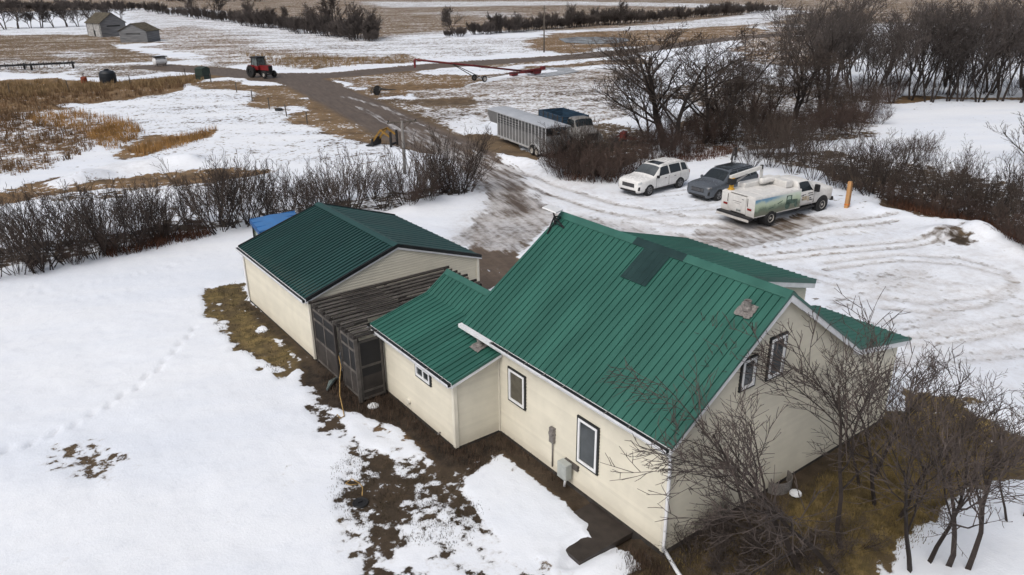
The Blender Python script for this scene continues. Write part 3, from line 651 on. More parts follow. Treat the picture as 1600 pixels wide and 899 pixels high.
roof_slope(aroof, (-1.796,LY+.269,2.364), (-1.796,ya_,2.364), (1.775,0,.468), M_green)
roof_slope(aroof, (3.4,LY+.262,2.04), (3.4,yb_,2.04), (-2.127,0,1.525), M_green)
strip([(1.273-.16,LY+.27,3.565-.115+.034),(1.273-.14,LY+.27,3.565-.10+.045),(1.273,LY+.27,3.625),(1.273+.14,LY+.27,3.565-.10+.045),(1.273+.16,LY+.27,3.565-.115+.034)], (0,yb_-LY-.26,0), M_green2, 'ridge_cap', aroof)
mb = MB(); mb.prism([(-1.79,ya_-.012,2.364-.16),(-.05,ya_-.012,2.364+.264*1.75-.16),(-.05,ya_-.012,2.364+.264*1.75-.012),(-1.79,ya_-.012,2.364-.012)], (0,.03,0)); mb.build('rake_board', M_white, aroof, world=True)
mb = MB(); mb.prism([(-1.80,ya_-.026,2.364-.06),(-.05,ya_-.026,2.364+.264*1.75-.06),(-.05,ya_-.026,2.364+.264*1.75+.03),(-1.80,ya_-.026,2.364+.03)], (0,.06,0)); mb.build('rake_flashing', M_green2, aroof, world=True)
mb = MB(); mb.prism([(-1.80,yb_-.034,2.364-.1),(.407,yb_-.034,2.945-.1),(1.273,yb_-.034,3.565-.1),(1.273,yb_-.034,3.565+.03),(.407,yb_-.034,2.945+.03),(-1.80,yb_-.034,2.364+.03)], (0,.06,0)); mb.build('rake_flashing', M_green2, aroof, world=True)
gutter(annex, ya_+.01, yb_-.01, -1.798, 2.352)
window(annex, (XA-.02,8.43,1.80), (0,-1,0), (-1,0,0), .93, .50, M_glass, mull=1)
roof_vent(aroof, (-.32,7.30,2.78-.03), .264)
pipe(annex, [(-1.84,Y1+.16,2.24),(-1.80,Y1+.10,2.12),(XA-.12,Y1-.10,2.0),(XA-.085,Y1-.16,1.85),(XA-.085,Y1-.16,.42),(XA-.13,Y1-.16,.27),(XA-.28,Y1-.22,.22)], .05, M_white)
MB().lathe([(.11,0),(.11,.05),(.09,.09)], (0,0,0), n=14).build('dryer_hood', M_trim, annex)
dh = [o for o in annex.children if o.name.startswith('dryer_hood')][0]; dh.rotation_euler = (0,R(-90),0); dh.location = (XA-.01,9.5,.36)
MB().tube([(XA-.02,7.6,.14),(XA-.1,7.6,.13),(XA-.12,7.6,.09)], .022, 8).build('garden_tap', M_lead, annex, world=True)

# ---------------------------------------------------------------- garage
G0, G1, H0, H1, HG, HGR = -2.613, 4.625, 14.73, 21.863, 2.522, 3.721; GM = (G0+G1)/2; SG = (HGR-HG)/(GM-G0)
garage = empty('garage', (G0,H0,0), 0, 'detached cream garage with dark green ribbed roof left of the house', 'garage')
mb = MB(); mb.prism([(G0,H0,-.1),(G1,H0,-.1),(G1,H0,HG-.03),(GM,H0,HGR-.08),(G0,H0,HG-.03)], (0,H1-H0,0)); gw = mb.build('wall', M_gapshade, garage, world=True)
siding(gw, (G1,H0,0), (0,1,0), H1-H0, .06, lambda s: HG-.04, (1,0,0))
siding(gw, (G0,H1,0), (1,0,0), G1-G0, .06, lambda s: min(HG+SG*s, HG+SG*(G1-G0-s))-.07, (0,1,0))
siding(gw, (G0,H0,0), (0,1,0), H1-H0, .06, lambda s: HG-.04, (-1,0,0))
siding(gw, (G0,H0,0), (1,0,0), G1-G0, .06, lambda s: min(HG+SG*s, HG+SG*(G1-G0-s))-.07, (0,-1,0))
for x, y in ((G0,H0),(G1,H0)):
    s_ = -1 if x == G0 else 1
    MB().box(min(x+s_*.038,x+s_*.062),max(x+s_*.038,x+s_*.062),H0-.062,H0+.06,.05,HG-.1).box(min(x-s_*.06,x+s_*.038),max(x-s_*.06,x+s_*.038),H0-.062,H0-.038,.05,HG-.1).build('corner_trim', M_trim, garage, world=True)
MB().box(G0-.03,G0+.01,H0-.03,H1,-.3,.05).box(G0+.01,G1+.03,H0-.03,H0,-.3,.05).build('foundation', M_found, garage, world=True)
g0, g1 = G0-.147, G1+.147; ze = HG-.147*SG; ya, yb = H0-.113, H1+.113
mb = MB(); mb.prism([(g0,ya+.03,ze-.10),(GM,ya+.03,HGR-.10),(g1,ya+.03,ze-.10),(g1,ya+.03,ze-.15),(GM,ya+.03,HGR-.19),(g0,ya+.03,ze-.15)], (0,yb-ya-.06,0)); gr = mb.build('roof', M_white, garage, world=True)
roof_slope(gr, (g0,yb,ze), (g0,ya,ze), (GM-g0,0,HGR-ze), M_dkgreen, pitch=.2286, h=.020, wb=.06, wt=.040, gd=.075, gw=.07)
roof_slope(gr, (g1,ya,ze), (g1,yb,ze), (GM-g1,0,HGR-ze), M_dkgreen, pitch=.4572, h=.020, wb=.06, wt=.03)
strip([(GM-.20,ya-.01,HGR-.2*SG+.045),(GM-.18,ya-.01,HGR-.18*SG+.055),(GM-.02,ya-.01,HGR+.05),(GM,ya-.01,HGR+.065),(GM+.02,ya-.01,HGR+.05),(GM+.18,ya-.01,HGR-.18*SG+.055),(GM+.20,ya-.01,HGR-.2*SG+.045)], (0,yb-ya+.02,0), M_dkgreen, 'ridge_cap', gr)
for s_ in (-1, 1):
    xe_ = g0 if s_ < 0 else g1
    for yy in (ya, yb-.03):
        mb = MB(); mb.prism([(xe_,yy,ze-.15),(GM,yy,HGR-.15),(GM,yy,HGR-.045),(xe_,yy,ze-.045)], (0,.03,0)); mb.build('rake_board', M_white, gr, world=True)
        mb = MB(); mb.prism([(xe_-s_*.0,yy-.02,ze-.085),(GM,yy-.02,HGR-.085),(GM,yy-.02,HGR+.045),(xe_,yy-.02,ze+.045)], (0,.07,0)); mb.build('rake_flashing', M_black, gr, world=True)
    MB().box(min(xe_,xe_+s_*.02),max(xe_,xe_+s_*.02),ya,yb,ze-.15,ze-.02).build('fascia', M_white, gr, world=True)
gutter(garage, ya+.01, yb-.01, g0-.022, ze-.012, w_=.13)
pipe(garage, [(g0-.06,yb-.15,ze-.1),(G0-.085,yb-.25,ze-.35),(G0-.085,yb-.25,.25),(G0-.2,yb-.25,.12)], .04, M_white)
gwin = window(garage, (3.05,H0-.02,1.75), (1,0,0), (0,-1,0), .6, .7, M_glass)
dr = MB(); dr.box(G1+.003,G1+.06,15.5,20.9,.05,2.2); gd = dr.build('overhead_door', M_vinyl, garage, world=True)
for k in range(4): MB().box(G1+.061,G1+.075,15.52,20.88,.08+k*.53,.56+k*.53).build('door_panel', M_vinyl, gd, world=True)

# ---------------------------------------------------------------- pergola between annex and garage
PX, PZ = -2.58, 2.30; PY0, PY1 = 10.95, 14.60
perg = empty('pergola', (PX,PY0,0), 0, 'dark weathered timber pergola enclosure between garage and annex', 'pergola')
for y in (10.98, 12.25, 12.72, 14.55): MB().bar((PX,y,-.05),(PX,y,PZ-.1),.10).build('post', M_wood, perg, world=True)
for x, y in ((-1.75,10.98),(.9,14.55),(3.0,14.55),(3.0,12.0),(.9,11.9)): MB().bar((x,y,-.05),(x,y,PZ-.1),.10).build('post', M_wood, perg, world=True)
MB().bar((PX,PY0-.05,PZ-.06),(PX,PY1+.04,PZ-.06),.05,.14).build('beam', M_wood, perg, world=True)
MB().bar((.35,11.95,PZ-.06),(.35,PY1+.04,PZ-.06),.06,.14).build('beam', M_wood, perg, world=True)
MB().bar((3.0,11.95,PZ-.06),(3.0,PY1+.04,PZ-.06),.06,.14).build('beam', M_wood, perg, world=True)
random.seed(3); y = PY1; k = 0
while y > PY0+.02:
    x1_ = 3.3 if y > 11.9 else -1.68
    MB().bar((PX-.10-random.uniform(0,.05),y,PZ+.04),(x1_-random.uniform(0,.2),y+random.uniform(-.03,.03),PZ+.04+random.uniform(-.01,.02)),.045,.10).build('rafter', M_woodg if k%2 else M_wood, perg, world=True)
    MB().bar((PX-.04,y-.15,PZ+.11),(x1_-.15-random.uniform(0,.5),y-.15+random.uniform(-.02,.02),PZ+.11),.09,.03).build('slat', M_woodg if k%3 else M_wood, perg, world=True)
    y -= .30; k += 1
for xx in (-1.25,-.55): 
    for yy in np.arange(12.2,14.5,.15): MB().box(xx-.34,xx+.34,yy,yy+.06,PZ+.13,PZ+.145).build('batten', M_wood, perg, world=True)
def screen_panel(p0, p1, z0, z1, rails, studs):
    p0 = Vector(p0); p1 = Vector(p1); d = p1-p0; up = Vector((0,0,1)); nrm = d.cross(up).normalized()
    mb = MB()
    for s in [0,1]+list(studs): mb.bar(tuple(p0+d*s+up*z0), tuple(p0+d*s+up*z1), .07, .05, up=tuple(nrm))
    for z in [z0+.04,z1-.04]+list(rails): mb.bar(tuple(p0+up*z+d*.01), tuple(p1+up*z-d*.01), .055, .08)
    o = mb.build('screen_frame', M_woodg, perg, world=True)
    m2 = MB(); q_ = [p0+up*z0,p1+up*z0,p1+up*z1,p0+up*z1]; m2.prism([tuple(v-nrm*.006) for v in q_], tuple(nrm*.012)); m2.build('screen_mesh', M_screen, o, world=True)
    m3 = MB(); q_ = [p0+up*(z0+.05),p1+up*(z0+.05),p1+up*(z0+.85),p0+up*(z0+.85)]; m3.prism([tuple(v-nrm*.014) for v in q_], tuple(nrm*.028)); m3.build('kick_board', M_wood, o, world=True)
screen_panel((PX-.01,14.50,0), (PX-.01,12.75,0), .05, 2.15, [.95,1.75], [.5])
screen_panel((PX-.01,12.20,0), (PX-.01,11.0,0), .05, 2.15, [.95,1.75], [.5])
screen_panel((PX+.02,10.93,0), (-1.78,10.93,0), .05, 2.2, [.35,1.25], [])
MB().bar((PX-.09,10.90,0),(PX-.09,10.90,2.3),.05,.12).build('open_door_edge', M_woodg, perg, world=True)
# ================================================================ vehicles and machines
MUD = (.16,.125,.095)
M_tyre = mat('tyre_rubber', (.016,.016,.017), .85, var=.3, bump=.2, bscale=40)
M_rim = mat('alloy_rim', (.16,.16,.165), .4, metal=.5, var=.2)
M_rimw = mat('pale_steel_rim', (.42,.40,.37), .5, metal=.3, var=.25)
M_dark = mat('dark_plastic', (.012,.012,.013), .55, var=.2)
M_cglass = mat('car_glass', (.016,.021,.024), .06, var=.2, spec=.6)
M_wscreen = mat('windscreen_reflection_glass', (.075,.085,.09), .05, var=.35, scale=1.2, spec=.7)  # paler base colour paints a light reflection into the windscreen
M_wpaint = mat('white_car_paint', (.70,.695,.68), .25, var=.02, dirt=MUD, dirt_z=.62, dirt_amt=.4)
M_gpaint = mat('graphite_car_paint', (.10,.112,.13), .22, metal=.2, var=.03, dirt=(.10,.085,.07), dirt_z=.5, dirt_amt=.3)
M_tpaint = mat('white_truck_paint', (.63,.62,.60), .35, var=.07, dirt=MUD, dirt_z=1.5, dirt_amt=.45)
M_lamp = mat('lamp_lens', (.45,.47,.48), .15, var=.2)
M_red = mat('red_lens', (.22,.012,.01), .2, var=.2)
M_chrome = mat('dull_chrome', (.3,.3,.31), .3, metal=.8, var=.2)
class Loft:
    def __init__(s, keys): s.X = [k[0] for k in keys]; s.K = np.array([[(k[0], y, z) for y, z in k[1]] for k in keys])
    def ev(s, a, t):
        def cr(P, u):
            n = len(P); i = min(int(u), n-2); f = u-i; p0 = P[max(i-1,0)]; p1 = P[i]; p2 = P[i+1]; p3 = P[min(i+2,n-1)]
            m1 = (p2-p0)*.5*.75; m2 = (p3-p1)*.5*.75
            return p1*(2*f**3-3*f**2+1)+m1*(f**3-2*f**2+f)+p2*(-2*f**3+3*f**2)+m2*(f**3-f**2)
        return cr(np.array([cr(row, t) for row in s.K]), a)
    def sx(s, x):
        return float(np.interp(-x, [-v for v in s.X], range(len(s.X)))) if s.X[0] > s.X[-1] else float(np.interp(x, s.X, range(len(s.X))))
    def body(s, name, m, parent, na=4, nt_=3):
        A_ = np.linspace(0, len(s.K)-1, (len(s.K)-1)*na+1); T_ = np.linspace(0, s.K.shape[1]-1, (s.K.shape[1]-1)*nt_+1)
        mb = MB(); n = len(T_)
        for sg in (1, -1):
            vs = [tuple(s.ev(a, t)*np.array([1,sg,1])) for a in A_ for t in T_]
            fs = [(i*n+j, i*n+j+1, (i+1)*n+j+1, (i+1)*n+j) for i in range(len(A_)-1) for j in range(n-1)]
            mb.add(vs, fs)
        for a in (0, len(s.K)-1):
            c = [tuple(s.ev(a, t)) for t in T_]; mb.add(c+[(x,-y,z) for x,y,z in c[::-1]], [tuple(range(2*n))])
        me = mb.mesh(name); bm = bmesh.new(); bm.from_mesh(me); bmesh.ops.remove_doubles(bm, verts=bm.verts, dist=.002); bmesh.ops.recalc_face_normals(bm, faces=bm.faces); bm.to_mesh(me); bm.free()
        me.polygons.foreach_set('use_smooth', [True]*len(me.polygons)); o = link_mesh(name, me, m, parent)
        e = o.modifiers.new('edge', 'EDGE_SPLIT'); e.split_angle = R(38); return o
    def patch(s, name, m, parent, a0, a1, t0, t1, off=.008, sides=(1,-1), na=5, nt_=4, a0b=None, a1b=None, merged=False):
        """panel lying on the body between stations a0-a1 (at t0; a0b-a1b at t1) and heights t0-t1"""
        a0b = a0 if a0b is None else a0b; a1b = a1 if a1b is None else a1b
        groups = [sides] if merged else [(x,) for x in sides]
        for g in groups:
            mb = MB()
            for sg in g:
                vs = []
                for i in range(na+1):
                    for j in range(nt_+1):
                        f = j/nt_; a = (a0+(a1-a0)*i/na)*(1-f)+(a0b+(a1b-a0b)*i/na)*f; t = t0+(t1-t0)*f
                        p = s.ev(a, t); e = 1e-2; a_ = min(a, len(s.K)-1-2*e); t_ = min(t, s.K.shape[1]-1-2*e)
                        n = np.cross(s.ev(a_+e, t_)-s.ev(a_, t_), s.ev(a_, t_+e)-s.ev(a_, t_)); n = n/(np.linalg.norm(n)+1e-9)
                        if n@(p-np.array([p[0]*.9, 0, .9])) < 0: n = -n
                        vs.append(tuple((p+n*off)*np.array([1,sg,1])))
                mb.add(vs, [(i*(nt_+1)+j, i*(nt_+1)+j+1, (i+1)*(nt_+1)+j+1, (i+1)*(nt_+1)+j) for i in range(na) for j in range(nt_)])
            o = mb.build(name, m, parent, smooth=True)
def wheel(parent, x, y, r, w_, rim=None, spokes=5, steel=False, rr=.64):
    s_ = 1 if y > 0 else -1
    o = MB().lathe([(r*rr,-w_/2),(r*.93,-w_/2),(r*.985,-w_*.36),(r,-w_*.2),(r,w_*.2),(r*.985,w_*.36),(r*.93,w_/2),(r*rr,w_/2)], axis='y', n=24, ring=True).build('wheel', M_tyre, parent, smooth=False)
    o.location = (x, y, r-.012)
    mb = MB().lathe([(r*rr*.99,s_*w_*.20),(r*rr*.99,s_*w_*.49),(r*rr*.9,s_*w_*.50),(r*rr*.84,s_*w_*.30),(r*.2,s_*w_*.28),(r*.16,s_*w_*.44),(r*.02,s_*w_*.45)], axis='y', n=20)
    if not steel:
        for k in range(spokes):
            a = 2*math.pi*k/spokes+.3; mb.bar((0,s_*w_*.40,0),(math.cos(a)*r*rr*.9,s_*w_*.42,math.sin(a)*r*rr*.9),.075,.03,up=(0,1,0))
    mb.build('rim', rim or M_rim, o); return o
def arches(parent, xs, r, ys, z, depth=.2):
    for x in xs:
        for s_ in (1,-1):
            MB().lathe([(r,s_*(ys-depth)),(r,s_*ys),(r*.98,s_*(ys+.004))], c=(x,0,z), axis='y', n=22).build('wheel_arch', M_dark, parent)
def pose(front_px, rear_px, half, side, xf, dz=0.0):
    """vehicle frame from the ground contacts of the two near-side wheels; side=+1 when its left side is seen"""
    f = at(*front_px)[:2]; r_ = at(*rear_px)[:2]; d = (f-r_)/np.linalg.norm(f-r_); left = np.array([-d[1], d[0]])
    c = (f+r_)/2-left*side*half-d*xf; return (float(c[0]), float(c[1]), dz), math.atan2(d[1], d[0])

def suv(name, loc, rz, paint, label, L=5.05, wid=1.0, hgt=1.0, variant=0):
    t = empty(name, loc, rz, label, 'car')
    low = [(.80,.24),(.96,.36),(1.0,.78)]
    K = [(2.52,[(.62,.30),(.74,.38),(.80,.64),(.77,.86),(.62,.93),(.35,.955),(0,.965)]),
         (2.38,[(.74,.24),(.90,.34),(.94,.72),(.90,.95),(.74,1.02),(.40,1.05),(0,1.06)]),
         (1.95,[(.80,.24),(.965,.36),(1.0,.78),(.96,1.02),(.80,1.08),(.42,1.12),(0,1.13)]),
         (1.12,low+[(.97,1.06),(.84,1.13),(.45,1.18),(0,1.20)]),
         (.38,low+[(.975,1.09),(.735,1.62),(.45,1.70),(0,1.72)]),
         (-.6,low+[(.975,1.10),(.725,1.69),(.45,1.765),(0,1.78)]),
         (-1.7,low+[(.975,1.11),(.715,1.67),(.45,1.745),(0,1.76)]),
         (-2.22,[(.78,.30),(.93,.40),(.985,.80),(.96,1.10),(.69,1.58),(.43,1.66),(0,1.68)]),
         (-2.44,[(.76,.36),(.90,.44),(.95,.80),(.93,1.06),(.74,1.24),(.43,1.28),(0,1.29)]),
         (-2.53,[(.70,.40),(.85,.50),(.90,.80),(.87,1.0),(.68,1.04),(.40,1.06),(0,1.07)])]
    K = [(x*L/5.05,[(y*wid,z*hgt) for y,z in p]) for x,p in K]; b = Loft(K)
    b.body('body', paint, t)
    b.patch('windscreen', M_cglass if variant else M_wscreen, t, 3.10, 3.92, 4.0, 6.0, sides=(1,-1), merged=True)
    b.patch('front_side_window', M_cglass, t, 3.55, 4.72, 3.12, 3.92, a0b=4.02, a1b=4.72)
    b.patch('rear_side_window', M_cglass, t, 4.82, 5.78, 3.12, 3.92)
    b.patch('quarter_window', M_cglass, t, 5.90, 6.95, 3.15, 3.90, a0b=5.9, a1b=6.7)
    b.patch('rear_window', M_cglass, t, 7.2, 7.85, 4.15, 6.0, merged=True)
    b.patch('sunroof', M_cglass, t, 4.15, 4.75 if variant == 0 else 5.6, 4.75, 6.0, off=.012, merged=True)
    b.patch('sill_cladding', M_dark, t, 2.2, 7.2, .55, 1.12, off=.012)
    b.patch('grille', M_dark, t, .12, .52, 2.15, 3.15, sides=(1,-1), merged=True) if False else None
    g = MB(); g.cbox(2.44*L/5.05,2.535*L/5.05,-.52*wid,.52*wid,.60*hgt,.86*hgt,.03); go = g.build('grille', M_dark, t)
    m_ = MB()
    for z in (.66,.72,.78): m_.box(2.535*L/5.05,2.545*L/5.05,-.48*wid,.48*wid,z*hgt,(z+.018)*hgt)
    m_.build('grille_bar', M_chrome if variant else M_rim, go)
    MB().cbox(2.40*L/5.05,2.545*L/5.05,-.66*wid,.66*wid,.30*hgt,.42*hgt,.03).build('lower_intake', M_dark, t)
    b.patch('headlight', M_lamp if variant == 0 else M_rim, t, .35, 1.35, 2.55, 3.25, off=.012)
    b.patch('fog_lamp', M_dark, t, .30, .85, 1.35, 2.0, off=.012)
    b.patch('tail_light', M_red, t, 7.6, 8.4, 2.4, 3.2, off=.012)
    for s_ in (1,-1):
        MB().cbox(.78*L/5.05,.96*L/5.05,min(s_*.98*wid,s_*1.14*wid),max(s_*.98*wid,s_*1.14*wid),1.06*hgt,1.22*hgt,.03).build('mirror', paint if variant else M_dark, t)
        MB().bar((.1,s_*.70*wid,1.735*hgt),(-2.0,s_*.68*wid,1.735*hgt),.035,.035).build('roof_rail', M_dark if variant else paint, t)
        for x in (-.05,-1.0): MB().box(x,x+.2,min(s_*.985*wid,s_*1.012*wid),max(s_*.985*wid,s_*1.012*wid),.93*hgt,.96*hgt).build('door_handle', M_dark, t)
        for x in (.95,-.30,-1.45): MB().box(x,x+.012,min(s_*.93*wid,s_*1.004*wid),max(s_*.93*wid,s_*1.004*wid),.45,1.05*hgt).build('door_gap', M_dark, t)
    wb = 3.025*L/5.05; xf = 1.58*L/5.05
    arches(t, (xf,xf-wb), .43, .985*wid, .40)
    for x in (xf,xf-wb):
        for y in (.90*wid,-.90*wid): wheel(t, x, y, .385, .25, M_rim)
    return t, xf-wb/2
loc, rz = pose((1014.7,306.2), (1061,294), .98, 1, .0675)
suv('suv', loc, rz, M_wpaint, 'white SUV with dark sunroof parked left of the dark grey SUV')
d_ = np.array([math.cos(rz-.04), math.sin(rz-.04)]); p_ = at(1123,314)[:2]; c_ = p_-d_*1.5+np.array([d_[1],-d_[0]])*.95
suv('suv', (float(c_[0]), float(c_[1]), 0), rz-.04, M_gpaint, 'dark grey SUV parked between the white SUV and the service truck', L=4.95, wid=.97, hgt=.975, variant=1)

# ---------------------------------------------------------------- service truck
def mural():
    m = bpy.data.materials.new('printed_farm_mural'); m.use_nodes = True; nt = m.node_tree; p = nt.nodes['Principled BSDF']; L = nt.links.new
    co = nd(nt, 'TexCoord').outputs['Object']; s = nd(nt, 'SeparateXYZ'); L(co, s.inputs[0])
    n = noise(nt, co, 2.2, 5, .6); n2 = noise(nt, co, 9, 5, .6)
    h = math_(nt, 'MULTIPLY_ADD', math_(nt, 'SUBTRACT', n, .5), .5, s.outputs[2])
    c = mixc(nt, ramp(nt, h, .95, 1.25), (.10,.15,.10), (.42,.50,.36)); c = mixc(nt, ramp(nt, h, 1.2, 1.62), c, (.56,.62,.55))
    sk = math_(nt, 'MULTIPLY', ramp(nt, h, 1.3, 1.55), ramp(nt, math_(nt, 'MULTIPLY', s.outputs[0], -1.0), .9, 2.6)); c = mixc(nt, sk, c, (.12,.27,.40))
    c = mixc(nt, math_(nt, 'MULTIPLY', ramp(nt, n2, .55, .7), math_(nt, 'SUBTRACT', 1.0, ramp(nt, h, 1.0, 1.3))), c, (.05,.08,.05))
    d = ramp(nt, math_(nt, 'MULTIPLY_ADD', n, .5, s.outputs[2]), 1.0, 1.35); c = mixc(nt, math_(nt, 'MULTIPLY', math_(nt, 'SUBTRACT', 1.0, d), .5), c, MUD)
    L(c, p.inputs['Base Color']); p.inputs['Roughness'].default_value = .4; return m
M_mural = mural(); M_print = mat('printed_tractor', (.045,.085,.065), .45, var=.5, scale=9)
loc, rz = pose((1281,329.4), (1196,350), .92, -1, .0)
t = empty('service_truck', loc, rz, 'white service truck with farm mural box and crane, parked right of the SUVs', 'truck')
XF, XB = 2.36, -2.36
low = [(.80,.55),(.95,.62),(1.0,1.05)]
K = [(3.32,[(.70,.55),(.82,.60),(.86,.95),(.84,1.20),(.66,1.27),(.38,1.30),(0,1.31)]),
     (3.18,[(.78,.55),(.93,.62),(.97,1.05),(.94,1.30),(.74,1.37),(.40,1.40),(0,1.41)]),
     (2.6,[(.80,.55),(.96,.62),(1.0,1.08),(.97,1.34),(.78,1.42),(.42,1.46),(0,1.47)]),
     (1.75,low+[(.98,1.38),(.84,1.47),(.45,1.52),(0,1.54)]),
     (1.10,low+[(.98,1.40),(.76,1.96),(.45,2.04),(0,2.06)]),
     (.42,low+[(.98,1.40),(.76,2.0),(.45,2.07),(0,2.09)]),
     (.22,low+[(.97,1.40),(.77,1.96),(.45,2.03),(0,2.05)]),
     (.16,low+[(.95,1.38),(.79,1.85),(.45,1.92),(0,1.94)])]
b = Loft(K); b.body('cab', M_tpaint, t)
b.patch('windscreen', M_cglass, t, 3.10, 3.92, 4.0, 6.0, merged=True)
b.patch('side_window', M_cglass, t, 3.5, 5.6, 3.12, 3.92, a0b=4.05, a1b=5.6)
for s_ in (1,-1):
    MB().cbox(1.38,1.56,min(s_*1.02,s_*1.32),max(s_*1.02,s_*1.32),1.36,1.78,.03).build('mirror', M_dark, t)
    MB().box(.28,.292,min(s_*.93,s_*1.008),max(s_*.93,s_*1.008),.66,1.38).build('door_gap', M_dark, t)
    MB().box(1.50,1.512,min(s_*.93,s_*1.008),max(s_*.93,s_*1.008),.66,1.38).build('door_gap', M_dark, t)
    MB().box(.36,.56,min(s_*.985,s_*1.02),max(s_*.985,s_*1.02),1.2,1.24).build('door_handle', M_dark, t)
    MB().cbox(-.0,1.6,min(s_*.75,s_*1.06),max(s_*.75,s_*1.06),.42,.50,.02).build('running_board', M_dark, t)
# printed marks on the cab door: small dark and tan bars, unreadable in the picture
pr_ = MB()
for x0_, x1_, z0_, z1_ in ((.95,1.35,1.27,1.31),(.5,.75,1.24,1.27),(1.0,1.42,1.14,1.18),(1.1,1.25,.96,1.02),(1.12,1.4,.86,.90),(.4,.62,.98,1.0)):
    pr_.box(x0_,x1_,-1.0095,-.99,z0_,z1_)
pr_.build('door_print', M_dark, t)
pr2 = MB()
for x0_, x1_, z0_, z1_ in ((.45,.92,.92,1.16),(.98,1.06,.84,1.12)): pr2.box(x0_,x1_,-1.008,-.99,z0_,z1_)
pr2.build('door_print', mat('tan_print', (.36,.30,.21), .5, var=.5, scale=14), t)
MB().cbox(3.20,3.36,-.62,.62,.80,1.22,.04).build('grille', M_dark, t)
MB().cbox(3.22,3.42,-.98,.98,.52,.74,.04).build('front_bumper', M_dark, t)
for s_ in (1,-1): MB().cbox(3.10,3.30,min(s_*.64,s_*.93),max(s_*.64,s_*.93),.98,1.22,.03).build('headlight', M_lamp, t)
MB().box(-3.8,3.0,-.45,.45,.42,.72).build('chassis', M_dark, t)
# service body
bd = MB().cbox(-3.78,.08,-1.20,-.62,.62,1.72,.02).build('side_locker', M_tpaint, t)
MB().cbox(-3.78,.08,.62,1.20,.62,1.72,.02).build('side_locker', M_tpaint, t)
MB().box(-3.76,.06,-.618,.618,.70,1.66).build('load_bed', M_tpaint, t)
for s_ in (1,-1):
    mu = MB().box(-3.74,.04,min(s_*1.199,s_*1.206),max(s_*1.199,s_*1.206),.68,1.62).build('mural_panel', M_mural, t)
    if s_ < 0:
        tp = MB(); Y = -1.208
        def disc(cx, cz, r, w0=0): tp.add([(cx+r*math.cos(a),Y,cz+r*math.sin(a)) for a in np.linspace(0,2*math.pi,19)[:-1]], [tuple(range(18))])
        disc(-1.05,.93,.21); disc(-.32,.88,.14); tp.add([(-1.2,Y,1.02),(-.25,Y,.98),(-.22,Y,1.2),(-.7,Y,1.24),(-.72,Y,1.5),(-1.18,Y,1.52)], [(0,1,2,3,4,5)])
        for a_, c_ in (((-1.9,1.15),(-1.5,1.28)),((-2.6,.98),(-2.2,1.02)),((-2.9,1.05),(-2.85,1.25))):
            tp.add([(a_[0],Y,a_[1]-.02),(c_[0],Y,c_[1]-.02),(c_[0],Y,c_[1]+.03),(a_[0],Y,a_[1]+.03)], [(0,1,2,3)])
        o_ = tp.build('tractor_print', M_print, mu); o_['kind'] = 'stuff'; tq = MB()
        tq.add([(-1.13,-1.211,1.27),(-.8,-1.211,1.27),(-.82,-1.211,1.46),(-1.1,-1.211,1.46)], [(0,1,2,3)]); tq.build('print_window', mat('print_pale', (.33,.42,.34), .45, var=.2), mu)
for k in range(4): MB().cbox(-3.70+k*.78,-2.97+k*.78,-1.14,1.14,1.722,1.76,.015).build('locker_lid', M_tpaint, t)
MB().cbox(-.52,.06,-.55,1.18,1.722,2.10,.03).build('raised_locker', M_tpaint, t)
MB().cbox(-2.6,-.56,.62,1.18,1.762,2.02,.03).build('raised_locker', M_tpaint, t)
MB().lathe([(.02,-.02),(.15,0),(.17,.04),(.17,1.55),(.15,1.6),(.02,1.62)], c=(-1.55,.45,2.05), axis='x', n=16).build('tank', M_tpaint, t, smooth=True)
# tail
MB().cbox(-3.80,-3.775,-.60,.60,.70,1.64,.006).build('tailgate', M_tpaint, t)
MB().cbox(-4.12,-3.79,-1.20,1.20,.50,.66,.02).build('rear_step', M_dark, t)
MB().box(-4.135,-4.121,-1.18,1.18,.42,.56).build('step_edge', M_tpaint, t)
MB().box(-3.812,-3.801,-.30,.05,.76,.92).build('number_plate', mat('number_plate', (.5,.52,.5), .4, var=.2), t)
mk_ = MB()
for k in range(5): mk_.box(-3.816,-3.8125,-.27+k*.06,-.235+k*.06,.80,.88)
mk_.build('plate_marks', M_dark, t)
for s_ in (1,-1):
    MB().cbox(-3.80,-3.783,min(s_*.72,s_*1.02),max(s_*.72,s_*1.02),.98,1.10,.004).build('tail_light', M_red, t)
    MB().box(-3.805,-3.783,min(s_*.70,s_*.73),max(s_*.70,s_*.73),1.18,1.62).build('door_seam', M_dark, t)
MB().box(-3.806,-3.801,-.28,.34,1.30,1.33).box(-3.806,-3.801,-.2,.2,1.20,1.22).box(-3.806,-3.801,-.45,-.3,1.48,1.52).build('tailgate_print', M_lead, t)
# crane on the far rear corner, boom forward
cr = MB().lathe([(.20,1.72),(.20,1.80),(.13,1.84),(.13,2.28),(.16,2.30),(.16,2.42)], c=(-3.40,.90,0), n=14).build('crane_post', mat('yellow_paint', (.50,.27,.02), .45, var=.2), t)
MB().cbox(-3.62,-3.18,.72,1.06,2.06,2.40,.03).build('crane_winch', M_dark, t)
MB().bar((-3.55,.90,2.46),(-1.1,.90,2.72),.16,.20).build('crane_boom', M_tpaint, t)
MB().bar((-3.3,.78,2.16),(-2.3,.82,2.50),.08,.08).build('boom_cylinder', M_chrome, t)
MB().bar((-1.0,.90,1.76),(-1.0,.90,2.64),.08,.2).build('boom_rest', M_tpaint, t)
MB().cbox(-1.12,-.95,.82,.98,2.62,2.86,.02).build('boom_head', M_dark, t)
arches(t, (XF,), .52, 1.0, .46, .3); arches(t, (XB,), .50, 1.197, .46, .5)
for y in (.90,-.90): wheel(t, XF, y, .42, .27, M_rimw, steel=True, rr=.58)
